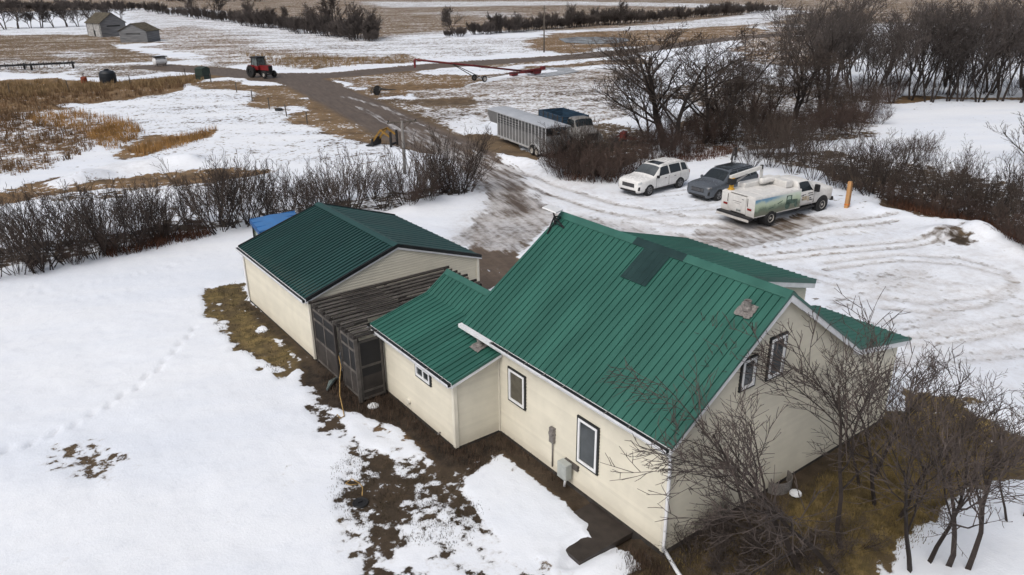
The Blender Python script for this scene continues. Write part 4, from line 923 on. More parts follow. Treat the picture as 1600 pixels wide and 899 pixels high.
for y in (1.10,-1.10): wheel(t, XB, y, .42, .30, M_rimw, steel=True, rr=.58)

# ---------------------------------------------------------------- stock trailer
M_alu = mat('aluminium_sheet', (.25,.255,.26), .42, metal=.55, var=.12, scale=2)
M_alup = mat('aluminium_post', (.60,.61,.62), .4, metal=.45, var=.1)
M_aluroof = mat('aluminium_roof', (.52,.54,.57), .4, metal=.4, var=.08, scale=1)
f = at(778,220)[:2]; r_ = at(853,250)[:2]; d = (f-r_)/np.linalg.norm(f-r_); right = np.array([d[1],-d[0]]); LT = float(np.linalg.norm(f-r_))
c = r_+right*1.05; t = empty('stock_trailer', (float(c[0]), float(c[1]), 0), math.atan2(d[1], d[0]), 'long slatted aluminium livestock trailer with gooseneck nose behind the bare shrub', 'trailer')
z0, z1, wy = .50, 2.45, 1.05
MB().box(.05,LT-.05,-wy+.05,wy-.05,z0,z0+.10).build('floor', M_dark, t)
for s_ in (1,-1):
    y_ = s_*wy
    MB().box(0,LT,min(y_,y_-s_*.03),max(y_,y_-s_*.03),z0,z0+1.12).build('side_sheet', M_alu, t)
    for z in (1.70,1.90,2.10,2.30): MB().box(0,LT,min(y_,y_-s_*.03),max(y_,y_-s_*.03),z,z+.09).build('slat', M_alu, t)
    n = 15
    for k in range(n+1):
        x = .04+k*(LT-.08)/n; MB().box(x-.04,x+.04,min(y_,y_+s_*.045),max(y_,y_+s_*.045),z0-.02,z1).build('post', M_alup, t)
    MB().box(-.02,LT+.02,min(y_,y_+s_*.06),max(y_,y_+s_*.06),z0-.10,z0+.03).build('bottom_rail', M_alup, t)
MB().box(-.03,.0,-wy,wy,z0,z0+1.3).build('rear_gate', M_alu, t)
MB().box(LT,LT+.03,-wy,wy,z0,z1).build('front_wall', M_alu, t)
mb = MB(); sec = [(-wy-.06,z1),(-wy*.75,z1+.09),(0,z1+.14),(wy*.75,z1+.09),(wy+.06,z1),(wy+.06,z1-.05),(-wy-.06,z1-.05)]
mb.prism([(-.05,y,z) for y,z in sec], (LT+2.0,0,0)); mb.build('roof', M_aluroof, t)
mb = MB(); mb.prism([(LT+.03,-wy,1.45),(LT+1.5,-wy,1.45),(LT+1.95,-wy,2.0),(LT+1.95,-wy,z1-.05),(LT+.03,-wy,z1-.05)], (0,2*wy,0)); mb.build('nose', M_alu, t)
MB().bar((LT+1.5,0,1.45),(LT+1.5,0,.75),.12).build('hitch_post', M_dark, t)
MB().bar((LT+.2,-.6,z0),(LT+.2,-.6,.02),.09).build('jack', M_dark, t)
for x in (1.35,2.12):
    for y in (wy+.02,-wy-.02): wheel(t, x, y, .37, .22, M_rimw, steel=True)
for s_ in (1,-1):
    mb = MB(); pts = [(1.35+.77/2+.88*math.cos(a), s_*(wy+.05), .30+.62*math.sin(a)) for a in np.linspace(0, math.pi, 12)]
    for i in range(11): mb.bar(pts[i], pts[i+1], .26, .02, up=(0,1,0)) if False else mb.bar(pts[i], pts[i+1], .03, .24, up=(0,1,0))
    mb.build('fender', M_alup, t)

# ---------------------------------------------------------------- old grain truck with dark blue box, behind the trailer
M_blue = mat('faded_blue_box', (.022,.050,.085), .6, var=.5, scale=2, stretch=(.3,1,4))
M_bluel = mat('faded_pale_blue', (.06,.14,.22), .6, var=.6, scale=4)
M_oldw = mat('old_white_paint', (.16,.155,.15), .55, var=.35, scale=3)
M_rust = mat('rust_red', (.10,.026,.016), .8, var=.5, scale=4, bump=.2)
M_steel = mat('weathered_steel', (.06,.055,.05), .7, var=.4, scale=4)
a_ = at(838,212)[:2]; b_ = at(905,238)[:2]; d = (b_-a_)/np.linalg.norm(b_-a_)
t = empty('grain_truck', (float(a_[0]+1.5), float(a_[1]-.2), 0), math.atan2(d[1], d[0]), 'old grain truck with dark blue box half hidden behind the shrubs', 'truck')
MB().box(0,7.6,-.4,.4,.6,.85).build('chassis', M_dark, t)
for s_ in (1,-1):
    MB().box(0,4.6,min(s_*1.15,s_*1.22),max(s_*1.15,s_*1.22),1.1,2.25).build('box_side', M_blue, t)
    for k in range(3): MB().box(.02,4.58,min(s_*1.221,s_*1.245),max(s_*1.221,s_*1.245),1.2+k*.22,1.3+k*.22).build('box_stripe', M_bluel, t)
    for k in range(6): MB().box(.02+k*.9,.10+k*.9,min(s_*1.221,s_*1.27),max(s_*1.221,s_*1.27),1.0,2.28).build('stake', M_steel, t)
MB().box(.07,4.53,-1.15,1.15,1.1,1.2).build('box_floor', M_steel, t); MB().box(0,.07,-1.22,1.22,1.1,2.25).build('tailboard', M_blue, t); MB().box(4.53,4.6,-1.22,1.22,1.1,2.25).build('headboard', M_blue, t)
K = [(7.55,[(.55,.6),(.6,.7),(.62,1.0),(.6,1.30),(.5,1.38),(.3,1.41),(0,1.42)]),(7.4,[(.8,.6),(.98,.7),(1.0,.95),(.72,1.30),(.55,1.45),(.3,1.48),(0,1.5)]),
     (6.3,[(.8,.6),(1.0,.7),(1.02,1.0),(.85,1.40),(.75,1.55),(.4,1.60),(0,1.62)]),(5.85,[(.8,.6),(.95,.7),(1.0,1.1),(.97,1.5),(.8,2.15),(.5,2.25),(0,2.28)]),
     (4.9,[(.8,.6),(.95,.7),(1.0,1.1),(.97,1.5),(.8,2.2),(.5,2.3),(0,2.32)]),(4.75,[(.8,.6),(.95,.7),(.98,1.1),(.95,1.5),(.82,2.1),(.5,2.2),(0,2.22)])]
b = Loft(K); b.body('cab', M_oldw, t); b.patch('windscreen', M_cglass, t, 2.2, 2.9, 4.0, 6.0, merged=True); b.patch('side_window', M_cglass, t, 2.7, 4.4, 3.2, 3.9, a0b=3.0)
MB().cbox(7.5,7.6,-.45,.45,.75,1.3,.03).build('grille', M_dark, t); MB().box(7.6,7.72,-1.05,1.05,.55,.72).build('bumper', M_oldw, t)
for s_ in (1,-1): MB().lathe([(.1,7.42),(.11,7.5),(.02,7.53)], c=(0,s_*.75,1.02), axis='x', n=12).build('headlight', M_lamp, t)
for x in (1.6,6.6):
    for y in (.9,-.9): wheel(t, x, y, .46, .26, M_steel, steel=True)
# ---------------------------------------------------------------- rusty red implement in the shrubs
def implement(name, loc, rz, label, m, cat='implement', L=3.0, n=6, wr=.38):
    t = empty(name, loc, rz, label, cat)
    MB().bar((-L/2,0,.6),(L/2,0,.6),.12).build('toolbar', m, t); MB().bar((-L/2,.7,.55),(L/2,.7,.55),.12).build('toolbar', m, t)
    MB().bar((0,0,.6),(0,-1.9,.45),.12).build('drawbar', m, t); MB().bar((-.7,0,.6),(0,-1.6,.48),.08).build('brace', m, t); MB().bar((.7,0,.6),(0,-1.6,.48),.08).build('brace', m, t)
    for x in (-L/2+.3, L/2-.3):
        w_ = MB().lathe([(wr*.6,-.1),(wr*.95,-.1),(wr,-.05),(wr,.05),(wr*.95,.1),(wr*.6,.1)], c=(0,0,0), axis='x', n=18).build('wheel', M_tyre, t); w_.location = (x,.35,wr)
        MB().lathe([(wr*.58,-.06),(wr*.58,.06),(.04,.08)], axis='x', n=14).build('rim', m, w_)
    for k in range(n):
        x = -L/2+L*(k+.5)/n; MB().tube([(x,.7,.55),(x,.95,.75),(x,1.1,.45),(x,.95,.12)], .035, 6).build('tine', M_steel, t)
    return t
p = at(975,226); tr = implement('cultivator', (float(p[0]), float(p[1]), 0), R(30), 'rusty red implement standing in the shrubs behind the white SUV', M_rust, n=7)
MB().cbox(-.5,.3,-.2,.3,.6,1.1,.06).build('seed_box', mat('dull_red_paint', (.14,.018,.014), .6, var=.5), tr)
p = at(594,147); implement('drag_implement', (float(p[0]), float(p[1]), 0), R(60), 'small dark wheeled implement lying beside the driveway bend', M_steel, L=2.6, n=4, wr=.45)
p = at(1147,252); tr = empty('harrow_frame', (float(p[0]), float(p[1]), 0), .4, 'small black steel frame in the snow behind the dark grey SUV', 'implement')
for a, b in (((-.7,0,0),(-.3,0,1.0)),((-.3,0,1.0),(.3,0,.95)),((.3,0,.95),(.2,0,0)),((-.3,0,1.0),(.2,.3,0)),((.3,0,.95),(1.3,.2,.35)),((1.3,.2,.35),(1.3,.2,0)),((-.5,0,.5),(1.3,.2,.35))):
    MB().bar(a, b, .09).build('frame_bar', M_dark, tr)

# ---------------------------------------------------------------- yellow loader frame by the T-shaped pole
p = at(604,228); t = empty('loader_attachment', (float(p[0]), float(p[1]), 0), R(125), 'yellow loader arms and black bucket standing beside the driveway', 'loader'); t.scale = (.8,.8,.8)
M_yel = mat('faded_yellow_paint', (.21,.115,.02), .65, var=.35, scale=4)
for s_ in (1,-1):
    MB().bar((-.9,s_*.7,1.05),(.2,s_*.7,1.75),.16,.2).bar((.2,s_*.7,1.75),(1.2,s_*.7,.55),.16,.2).build('lift_arm', M_yel, t)
    MB().bar((-.9,s_*.7,.0),(-.9,s_*.7,1.6),.2).build('upright', M_dark, t)
MB().bar((.2,-.75,1.72),(.2,.75,1.72),.14).build('cross_tube', M_yel, t)
mb = MB(); mb.prism([(1.1,-1.0,.05),(1.9,-1.0,.05),(1.95,-1.0,.15),(1.35,-1.0,.25),(1.2,-1.0,.85),(1.1,-1.0,.85)], (0,2.0,0)); mb.build('bucket', M_dark, t)
MB().bar((-.9,-.75,.3),(-.9,.75,.3),.18).build('base_beam', M_dark, t)

# ---------------------------------------------------------------- tractor
f = at(419,121)[:2]; r_ = at(394,121)[:2]
M_tred = mat('tractor_red', (.17,.012,.014), .4, var=.25, scale=3)
p = at(408,120.5); t = empty('tractor', (float(p[0]), float(p[1]), 0), R(-72), 'red cab tractor standing at the corner of the gravel road', 'tractor')
MB().cbox(.2,2.35,-.38,.38,1.05,1.75,.06).build('hood', M_tred, t); MB().cbox(.25,2.45,-.30,.30,.65,1.05,.04).build('engine', M_dark, t)
MB().cbox(2.35,2.46,-.34,.34,1.08,1.68,.03).build('grille', M_dark, t); MB().cbox(.7,1.9,-.36,.36,1.752,1.80,.02).build('hood_top', M_dark, t)
MB().box(-1.2,.3,-.35,.35,.55,1.1).build('transmission', M_dark, t)
MB().cbox(-1.0,.5,-.75,.75,1.1,1.65,.05).build('cab_base', M_tred, t)
for x in (-1.0,.42):
    for y in (-.72,.66): MB().bar((x,y+.03,1.62),(x*.9,y*.95+.03,2.75),.08).build('cab_pillar', M_dark, t)
mb = MB(); mb.prism([(-.94,-.68,1.65),(.42,-.68,1.65),(.36,-.63,2.74),(-.88,-.63,2.74)], (0,1.34,0)); mb.build('cab_glass', mat('cab_glass', (.10,.12,.12), .1, var=.4, scale=2), t)
MB().cbox(-1.1,.55,-.82,.82,2.72,2.90,.06).build('cab_roof', M_dark, t)
for s_ in (1,-1):
    mb = MB(); mb.prism([(-1.55,s_*.62,1.3),(-1.3,s_*.62,1.72),(-.4,s_*.62,1.72),(-.15,s_*.62,1.3),(-.25,s_*.62,1.26),(-.45,s_*.62,1.62),(-1.25,s_*.62,1.62),(-1.45,s_*.62,1.26)], (0,s_*.5,0)); mb.build('fender', M_tred, t)
    w_ = wheel(t, -.85, s_*.98, .86, .50, M_dark, steel=True, rr=.55); lug = MB()
    for k in range(18):
        a = 2*math.pi*k/18; lug.bar((.87*math.cos(a),-.22,.87*math.sin(a)),(.87*math.cos(a+.16),.22,.87*math.sin(a+.16)),.05,.06,up=(math.cos(a),0,math.sin(a)))
    lug.build('tread_lugs', M_tyre, w_)
    wheel(t, 1.95, s_*.85, .50, .32, M_rimw, steel=True, rr=.5)
MB().bar((1.95,-.8,.5),(1.95,.8,.5),.14).build('front_axle', M_dark, t); MB().tube([(1.2,.25,1.78),(1.2,.25,2.5)], .05, 8).build('exhaust', M_dark, t)

# ---------------------------------------------------------------- grain auger
M_ared = mat('auger_red', (.13,.016,.018), .5, var=.3, scale=3)
e0 = at(836,117); wq = at(750,127); d = (wq-e0)[:2]; Lw = np.linalg.norm(d); d = d/Lw; hi = e0[:2]+d*Lw*2.0
t = empty('grain_auger', (float(e0[0]), float(e0[1]), 0), math.atan2(d[1], d[0]), 'long red grain auger on two wheels lying along the gravel road', 'auger')
LA = float(Lw*2.02); hz = 3.6
MB().tube([(0,0,.35),(LA,0,hz)], .13, 10).build('tube', M_ared, t, smooth=True)
MB().tube([(LA-.1,0,hz),(LA+.05,0,hz-.1),(LA+.05,0,hz-1.0)], [.16,.17,.12], 8).build('discharge_spout', M_ared, t)
wx_ = LA*.5
for s_ in (1,-1):
    MB().bar((wx_,s_*.95,.42),(LA*.72,s_*.10,hz*.74),.09).build('support_leg', M_steel, t)
    MB().bar((wx_,s_*.95,.42),(LA*.14,s_*.08,.62),.06).build('tie_bar', M_steel, t)
    w_ = wheel(t, wx_, s_*1.1, .42, .2, M_rimw, steel=True)
MB().bar((wx_,-1.1,.42),(wx_,1.1,.42),.08).build('axle', M_steel, t)
MB().bar((LA*.25,0,1.15),(LA*.55,0,2.25),.25,.10).build('truss', M_ared, t)
mb = MB(); mb.prism([(-.7,-.5,.15),(.4,-.5,.15),(.7,-.5,.75),(-.9,-.5,.75)], (0,1.0,0)); mb.build('hopper', M_ared, t)
MB().cbox(-1.2,-.5,.5,1.0,.7,1.2,.05).build('motor', M_ared, t); MB().bar((-.8,.7,.9),(LA*.14,.2,.75),.16).build('drive_tube', M_ared, t)
MB().tube([(.2,-.5,.4),(2.6,-1.4,.35)], .16, 8).build('swing_tube', M_ared, t); MB().cbox(2.3,3.5,-1.8,-1.1,.05,.5,.05).build('swing_hopper', M_ared, t)

# ---------------------------------------------------------------- cultivator at the far left, tanks, boxes
a_ = at(-30,113)[:2]; b_ = at(118,106)[:2]; mid = (a_+b_)/2; d = b_-a_; L = float(np.linalg.norm(d))
t = empty('field_cultivator', (float(mid[0]), float(mid[1]), 0), math.atan2(d[1], d[0]), 'long low black field cultivator with wheels at the left edge', 'implement')
for y in (-1.0,0,1.1): MB().bar((-L/2,y,.8),(L/2,y,.8),.14).build('frame_tube', M_dark, t)
for k in range(9): MB().bar((-L/2+L*k/8,-1.0,.8),(-L/2+L*k/8,1.1,.8),.10).build('cross_tube', M_dark, t)
for k in range(22):
    x = -L/2+L*(k+.5)/22; MB().tube([(x,(-1,0,1.1)[k%3],.8),(x,(-1,0,1.1)[k%3]+.2,1.15),(x,(-1,0,1.1)[k%3]+.35,.2)], .045, 5).build('shank', M_dark, t)
for x in (L/2-.4,L/2-.2,-L*.05,-L*.05+1.2):
    w_ = MB().lathe([(.22,-.12),(.5,-.12),(.54,-.06),(.54,.06),(.5,.12),(.22,.12)], axis='x', n=18).build('wheel', M_tyre, t); w_.location = (x,(.9 if x in (L/2-.4,-L*.05) else -1.1),.53)
    MB().lathe([(.21,-.07),(.21,.07),(.05,.09)], axis='x', n=12).build('rim', M_rimw, w_)
M_poly = mat('black_poly', (.012,.016,.022), .5, var=.2)
p = gat(170,129); t = empty('poly_tank', p, .3, 'black round poly tank standing at the edge of the reeds', 'tank')
MB().lathe([(1.02,0),(1.08,.05),(1.10,.9),(1.06,1.35),(.85,1.62),(.35,1.74),(.35,1.80),(.05,1.82)], n=24).build('shell', M_poly, t, smooth=False)
MB().lathe([(.28,1.8),(.28,1.9),(.05,1.92)], n=14).build('lid', M_poly, t); MB().lathe([(1.12,.5),(1.13,.53),(1.12,.56)], n=24).build('hoop', M_poly, t)
p = gat(318,123); t = empty('grain_hopper_box', p, .5, 'dark green upright box beside the road left of the tractor', 'box')
mb = MB(); mb.prism([(-.8,-.7,0),(.8,-.7,0),(.75,-.7,1.5),(.2,-.7,1.8),(-.75,-.7,1.55)], (0,1.4,0)); mb.build('shell', mat('dark_green_poly', (.02,.035,.028), .55, var=.3), t)
MB().box(-.83,.83,-.73,.73,.5,.58).build('band', M_dark, t)
p = gat(251,103); t = empty('fuel_tank', p, .2, 'white horizontal fuel tank with dark roof beyond the reeds', 'tank')
MB().lathe([(.05,-1.12),(.45,-1.08),(.62,-.95),(.62,.95),(.45,1.08),(.05,1.12)], c=(0,0,.8), axis='x', n=18).build('drum', M_white, t, smooth=False)
for x in (-.7,.7): MB().bar((x,-.5,0),(x,-.5,1.3),.08).bar((x,.5,0),(x,.5,1.3),.08).build('cradle', M_dark, t)
MB().box(-1.1,1.1,-.7,.7,1.5,1.62).build('shelter_roof', M_dark, t)
for x in (-.95,.95): MB().bar((x,0,.8),(x,0,1.5),.07).build('roof_post', M_dark, t)
p = gat(132,129); t = empty('red_fuel_drum', p, 0, 'small rusty red drum with filler pipe left of black tank', 'drum')
MB().lathe([(.40,0),(.42,.04),(.42,.3),(.45,.34),(.42,.38),(.42,.72),(.3,.85),(.08,.9)], n=16).build('shell', mat('rust_orange', (.20,.045,.02), .7, var=.4), t); MB().tube([(0,0,.85),(0,0,1.25),(.15,0,1.3)], .07, 7).build('pipe', M_dark, t)
p = gat(436,173); tag(MB().lathe([(.22,-.11),(.40,-.11),(.44,-.05),(.44,.05),(.40,.11),(.22,.11)], c=(0,0,.1), axis='z', n=18).build('old_tyre', M_tyre), 'black tyre lying on the snow beside the fence', 'tyre').location = p
# ================================================================ old granaries, poles, fence and small things
M_gran = mat('weathered_granary_boards', (.17,.175,.185), .85, var=.35, scale=1.2, stretch=(.3,.3,6), bump=.3, bscale=8)
M_gran2 = mat('peeling_white_boards', (.36,.36,.36), .8, var=.5, scale=2.5, bump=.2)
M_shingle = mat('mossy_shingles', (.075,.064,.045), .9, var=.55, scale=1.6, bump=.4, bscale=9)
def granary(loc, rz, L, Wd, H, HR_, label, front):
    t = empty('granary', loc, rz, label, 'shed', 'old granaries')
    mb = MB(); mb.prism([(0,0,0),(Wd,0,0),(Wd,0,H),(Wd/2,0,HR_),(0,0,H)], (0,L,0)); wl = mb.build('wall', M_gran, t)
    n = int(H/.28)
    for k in range(n): MB().box(-.03,Wd+.03,-.035,-.004,.08+k*.28,.30+k*.28).build('board', M_gran, wl)
    MB().box(-.045,-.004,.05,L-.05,.1,H-.05).build('side_boards', M_gran2 if front else M_gran, wl)
    for k in range(3): MB().box(-.10,-.046,.4+k*(L-.8)/2-.08,.4+k*(L-.8)/2+.08,.05,H-.1).build('stud', M_dark, wl)
    MB().box(-.08,-.046,L*.42,L*.42+.8,.15,1.7).build('door', M_dark, t)
    MB().box(Wd*.25,Wd*.78,-.06,-.036,H*.72,H*.80).build('bracing_board', M_dark, wl)
    s_ = (HR_-H)/(Wd/2); rf = MB()
    for sg in (0,1):
        x0_, x1_ = (-.3,Wd/2) if sg == 0 else (Wd+.3,Wd/2)
        rf.prism([(x0_,-.25,H-.3*s_+.02),(x1_,-.25,HR_+.02),(x1_,-.25,HR_+.14),(x0_,-.25,H-.3*s_+.12)], (0,L+.5,0))
    rf.build('roof', M_shingle, t); return t
p = gat(189,66); q2 = gat(231,66); d = np.subtract(q2, p)[:2]; rz = math.atan2(d[1], d[0]); Wd = float(np.hypot(*d))
granary((p[0],p[1],p[2]-.05), rz, 5.5, Wd, 2.7, 4.3, 'smaller weathered grey granary in front, beside the snowy stubble field', False)
p = gat(160,58); q2 = gat(194,56); d = np.subtract(q2, p)[:2]; Wd = float(np.hypot(*d))
granary((p[0],p[1],p[2]-.05), math.atan2(d[1], d[0]), 8.5, Wd*1.15, 3.6, 5.9, 'larger mossy-roofed granary behind the smaller one', True)
M_pole = mat('grey_pole_wood', (.10,.085,.07), .85, var=.3, scale=2, stretch=(4,4,.4), bump=.3)
M_pole2 = mat('pale_pole_wood', (.20,.19,.18), .85, var=.25, scale=2, stretch=(4,4,.4))
p = gat(850,82); h = rise(p, 9); t = empty('utility_pole', p, 0, 'tall lone power pole standing beside the far gravel road', 'pole')
MB().tube([(0,0,-.2),(0,0,h)], [.15,.10], 8).build('shaft', M_pole, t, smooth=True); MB().bar((-.5,0,h-.5),(.5,0,h-.5),.09).build('crossarm', M_pole, t); MB().lathe([(.05,h),(.06,h+.1),(.03,h+.16)], n=8).build('insulator', M_lead, t)
p = gat(633,272); h = rise(p, 189); t = empty('yard_pole', p, math.atan2(-RV[0], RV[1])+R(100), 'short grey pole with a T crossarm rising from the hedge', 'pole')
MB().tube([(0,0,-.2),(0,0,h)], [.12,.095], 8).build('shaft', M_pole2, t, smooth=True)
MB().bar((-1.05,0,h-.12),(1.05,0,h-.05),.11,.12).build('crossarm', M_pole, t)
for s_ in (1,-1): MB().bar((s_*.6,0,h-.12),(0,0,h-.62),.05).build('brace', M_pole, t); MB().lathe([(.04,0),(.06,.06),(.03,.12)], c=(s_*.95,0,h-.04), n=8).build('insulator', M_dark, t)
LBL = ['fence post at the left edge of the reeds','fence post left of the red drum','fence post just right of the black tank','fence post left of the dark green box',
       'fence post just below the dark green box','leaning fence post on the verge below the tractor','fence post at the bend of the verge','fence post beside the black tyre on the left',
       'fence post beside the black tyre on the right','last fence post before the hedge, beside the driveway verge']
for k, (a, b) in enumerate([(15,146),(107,140),(203,132),(290,120),(330,129),(370,145),(394,157),(421,171),(448,181),(480,193)]):
    p = gat(a, b); random.seed(k); t = empty('fence_post', p, 0, LBL[k], 'post', 'fence posts along the driveway')
    MB().tube([(0,0,-.1),(random.uniform(-.1,.1),random.uniform(-.1,.1),1.25)], [.07,.06], 7).build('stake', M_pole, t)
    MB().lathe([(.075,1.02),(.075,1.05)], n=7).build('staple_wire', M_steel, t)
# marker post of two squared timbers
M_lum = mat('fresh_lumber', (.44,.24,.10), .7, var=.2, scale=3, stretch=(6,6,.6))
p = gat(1322,326); h = rise(p, 285); t = empty('marker_post', p, math.radians(12), 'upright pair of fresh brown timbers in the snow right of the truck', 'post')
MB().box(-.11,.08,-.10,.10,-.1,h).build('timber', M_lum, t); MB().box(.083,.20,-.12,.04,-.1,h*.93).build('timber', mat('brown_lumber', (.27,.14,.06), .75, var=.25, scale=3), t)
MB().box(-.12,.21,-.13,.11,.18,.26).build('orange_band', mat('orange_band', (.55,.16,.02), .6, var=.2), t)
# satellite dish on tripod at the far end of the ridge
pz = HE+3.30*SL; t = empty('satellite_dish', (3.25,8.12,HE+3.25*SL+.03), R(0), 'flat white satellite dish on a tripod at the far roof ridge end', 'dish')
dish = MB().cbox(-.30,.30,-.25,.25,-.02,.02,.012).build('panel', M_vinyl, t); dish.location = (.02,.16,.50); dish.rotation_euler = (R(14), R(6), R(28))
MB().tube([(0,0,.02),(0,.05,.30),(.02,.15,.48)], .028, 8).build('mast', M_dark, t)
for a in ((-.32,.0,-.23),(.02,-.42,.0),(.30,.05,.2)): MB().bar((0,.04,.28),a,.035).bar((0,.02,.1),a,.022).build('tripod_leg', M_dark, t)
# concrete slab by the wall
M_slab = mat('wet_concrete', (.035,.028,.024), .5, var=.3, scale=3, bump=.2)
p = [at(880,878), at(912,786), at(983,813), at(950,862)]
t = tag(MB().box(0,1.78,0,1.5,-.2,-.035).build('concrete_slab', M_slab, bevel=.01), 'dark wet concrete slab against the front wall of the house', 'slab'); t.location = (-1.80,.98,0); t.rotation_euler = (0,0,0)
p = gat(563,784); t = empty('septic_lid', (p[0],p[1],p[2]), 0, 'round black septic riser lid in the muddy patch', 'lid')
MB().lathe([(.22,-.1),(.22,.03),(.205,.05),(.18,.05),(.165,.04),(.02,.045)], n=24).build('cover', M_dark, t); MB().bar((-.07,0,.06),(.07,0,.06),.025).build('grip', M_dark, t)
M_hose = mat('tan_hose', (.34,.22,.08), .6, var=.2)
pts = [at(*q_) for q_ in ((566,776),(567,766),(562,757),(550,752),(540,757),(548,762),(560,758))]
tag(MB().tube([(q_[0],q_[1],.03+.05*(i%2)) for i, q_ in enumerate(pts)], .016, 6).build('pump_cable', M_hose, smooth=True), 'thin tan cable looped beside the septic lid', 'cable')
pts = [at(*q_) for q_ in ((533,594),(536,604),(533,614),(532,628),(536,642),(538,652),(532,656),(527,650))]
tag(MB().tube([(q_[0],q_[1],(1.0,.75,.5,.25,.06,.04,.05,.05)[i]*(1 if i < 4 else 1)) for i, q_ in enumerate(pts)], .018, 6).build('garden_hose', M_hose, smooth=True), 'tan garden hose hanging down from the pergola to the ground', 'hose')
p = gat(518,602); tag(MB().tube([(p[0]-.3,p[1]-.3,.05),(p[0],p[1],.12),(p[0]+.35,p[1]+.3,.05)], [.03,.09,.04], 7).build('plastic_sheet', mat('grey_plastic', (.13,.16,.155), .4, var=.3)), 'crumpled grey plastic sheet in the mud by the pergola', 'plastic')
p = gat(583,633); tag(MB().lathe([(.2,0),(.18,.04),(.1,.07),(.02,.08)], n=9).build('snow_lump', mat('old_snow', (.76,.78,.8), .7, var=.08, bump=.3)), 'small lump of snow in the mud by the annex downspout', 'snow').location = p
# window well and bin at the gable end foundation
p = at(1240,772); t = empty('window_well', (float(p[0]),-.32,0), 0, 'galvanised window well at the gable foundation with snow in it', 'window well')
mb = MB(); P = [(.42*math.cos(a), -.34*math.sin(a)) for a in np.linspace(0, math.pi, 12)]
for i in range(11): mb.bar((P[i][0],P[i][1]+.26,.08),(P[i+1][0],P[i+1][1]+.26,.08),.02,.42)
mb.build('liner', M_lead, t); MB().lathe([(.17,0),(.15,.05),(.08,.08),(.02,.09)], c=(.05,-.28,.0), n=10).build('snow_heap', mat('old_snow', (.76,.78,.8), .7, var=.08, bump=.3), t)
# blue-roofed cab behind the garage
M_tarp = mat('blue_roof_sheet', (.04,.15,.36), .45, var=.12, scale=1.5)
t = empty('blue_cab', (.0,24.95,.0), R(-8), 'old machine cab with bright blue roof standing behind the garage', 'cab')
mb = MB(); mb.prism([(-.95,-.85,2.22),(.0,-.85,2.34),(1.2,-.85,2.30),(1.25,-.85,2.20),(-.95,-.85,2.12)], (0,2.2,0)); rf = mb.build('roof', M_tarp, t)
for y in (-.86,-.1,.7,1.36): MB().bar((-.97,y,2.235),(1.22,y,2.33),.05,.05).build('roof_rib', M_tarp, rf)
MB().box(-.99,-.95,-.88,1.38,2.02,2.22).build('roof_lip', mat('blue_roof_edge', (.02,.09,.26), .5, var=.15), rf)
for x in (-.9,1.1):
    for y in (-.75,1.2): MB().bar((x,y,.0),(x,y,2.14),.09).build('pillar', M_dark, t)
MB().box(-.86,1.06,-.72,1.17,.05,1.2).build('body', M_steel, t); MB().box(-.88,1.08,-.70,1.15,1.2,2.1).build('cab_glass', mat('greenish_glass', (.13,.17,.13), .15, var=.5, scale=5), t)
MB().bar((-1.3,-.2,1.35),(-.9,-.2,1.35),.05).bar((-1.35,-.2,1.1),(-1.35,-.2,1.6),.16,.05).build('mirror', M_dark, t)
# ================================================================ bare trees, shrubs and dead grass
def bark(name, col): return mat(name, col, .9, var=.3, scale=8, rnd=.18, bump=.2, bscale=25)
B_dark = bark('dark_willow_bark', (.032,.025,.022)); B_mid = bark('brown_twig_bark', (.060,.045,.037)); B_grey = bark('grey_poplar_and_haze_bark', (.074,.062,.057))
B_red = bark('reddish_twig_bark', (.058,.038,.031)); B_near = bark('dark_shrub_bark', (.034,.026,.023)); B_neart = bark('shrub_twig_bark', (.072,.057,.051)); B_olive = bark('olive_twig_bark', (.075,.055,.030))
class Branches:
    def __init__(s, seed): s.r = random.Random(seed); s.a = MB(); s.b = MB()
    def tube3(s, mb, P, R_):
        b = len(mb.v); n = 3
        for i, p in enumerate(P):
            t = (P[min(i+1,len(P)-1)]-P[max(i-1,0)])
            a = t.orthogonal().normalized() if i == 0 else (prev-t*(prev.dot(t)/max(t.length_squared,1e-9))).normalized()
            prev = a; c = t.normalized().cross(a)
            for k in range(n):
                an = 2.0944*k; mb.v.append(tuple(p+(a*math.cos(an)+c*math.sin(an))*R_[i]))
        for i in range(len(P)-1):
            for k in range(n): mb.f.append((b+i*n+k, b+i*n+(k+1)%n, b+(i+1)*n+(k+1)%n, b+(i+1)*n+k))
    def grow(s, p, d, L, rad, lev, maxlev, nchild, up=.12, wig=.18, ratio=.58, spread=.75, minr=.005, split=0, bare=.22):
        r = s.r; nseg = max(2, int(5-lev)) if lev < maxlev else 2; P = [p.copy()]; D = []
        for i in range(nseg):
            d = (d+Vector((r.uniform(-1,1),r.uniform(-1,1),r.uniform(-1,1)))*wig+Vector((0,0,up))).normalized(); D.append(d.copy()); P.append(P[-1]+d*(L/nseg))
        end = max(minr*.6, rad*.35); RR = [rad+(end-rad)*i/nseg for i in range(nseg+1)]
        s.tube3(s.a if lev <= split else s.b, P, RR)
        if lev >= maxlev: return
        n = nchild[min(lev, len(nchild)-1)]
        for k in range(n):
            b0 = bare if lev == 0 else .2; f = b0+(.98-b0)*(k+r.random()*.9)/n; f = min(f, .98); x = f*nseg; i = min(int(x), nseg-1); q_ = P[i].lerp(P[i+1], x-i)
            ax = D[i].orthogonal().normalized(); ax.rotate(Matrix.Rotation(r.uniform(0,6.283), 3, D[i])); nd_ = (D[i]+ax*spread*r.uniform(.6,1.3)).normalized()
            s.grow(q_, nd_, L*ratio*r.uniform(.7,1.2)*(1.15-.45*f), max(minr, RR[i]*.55), lev+1, maxlev, nchild, up, wig, ratio, spread, minr, split, bare)
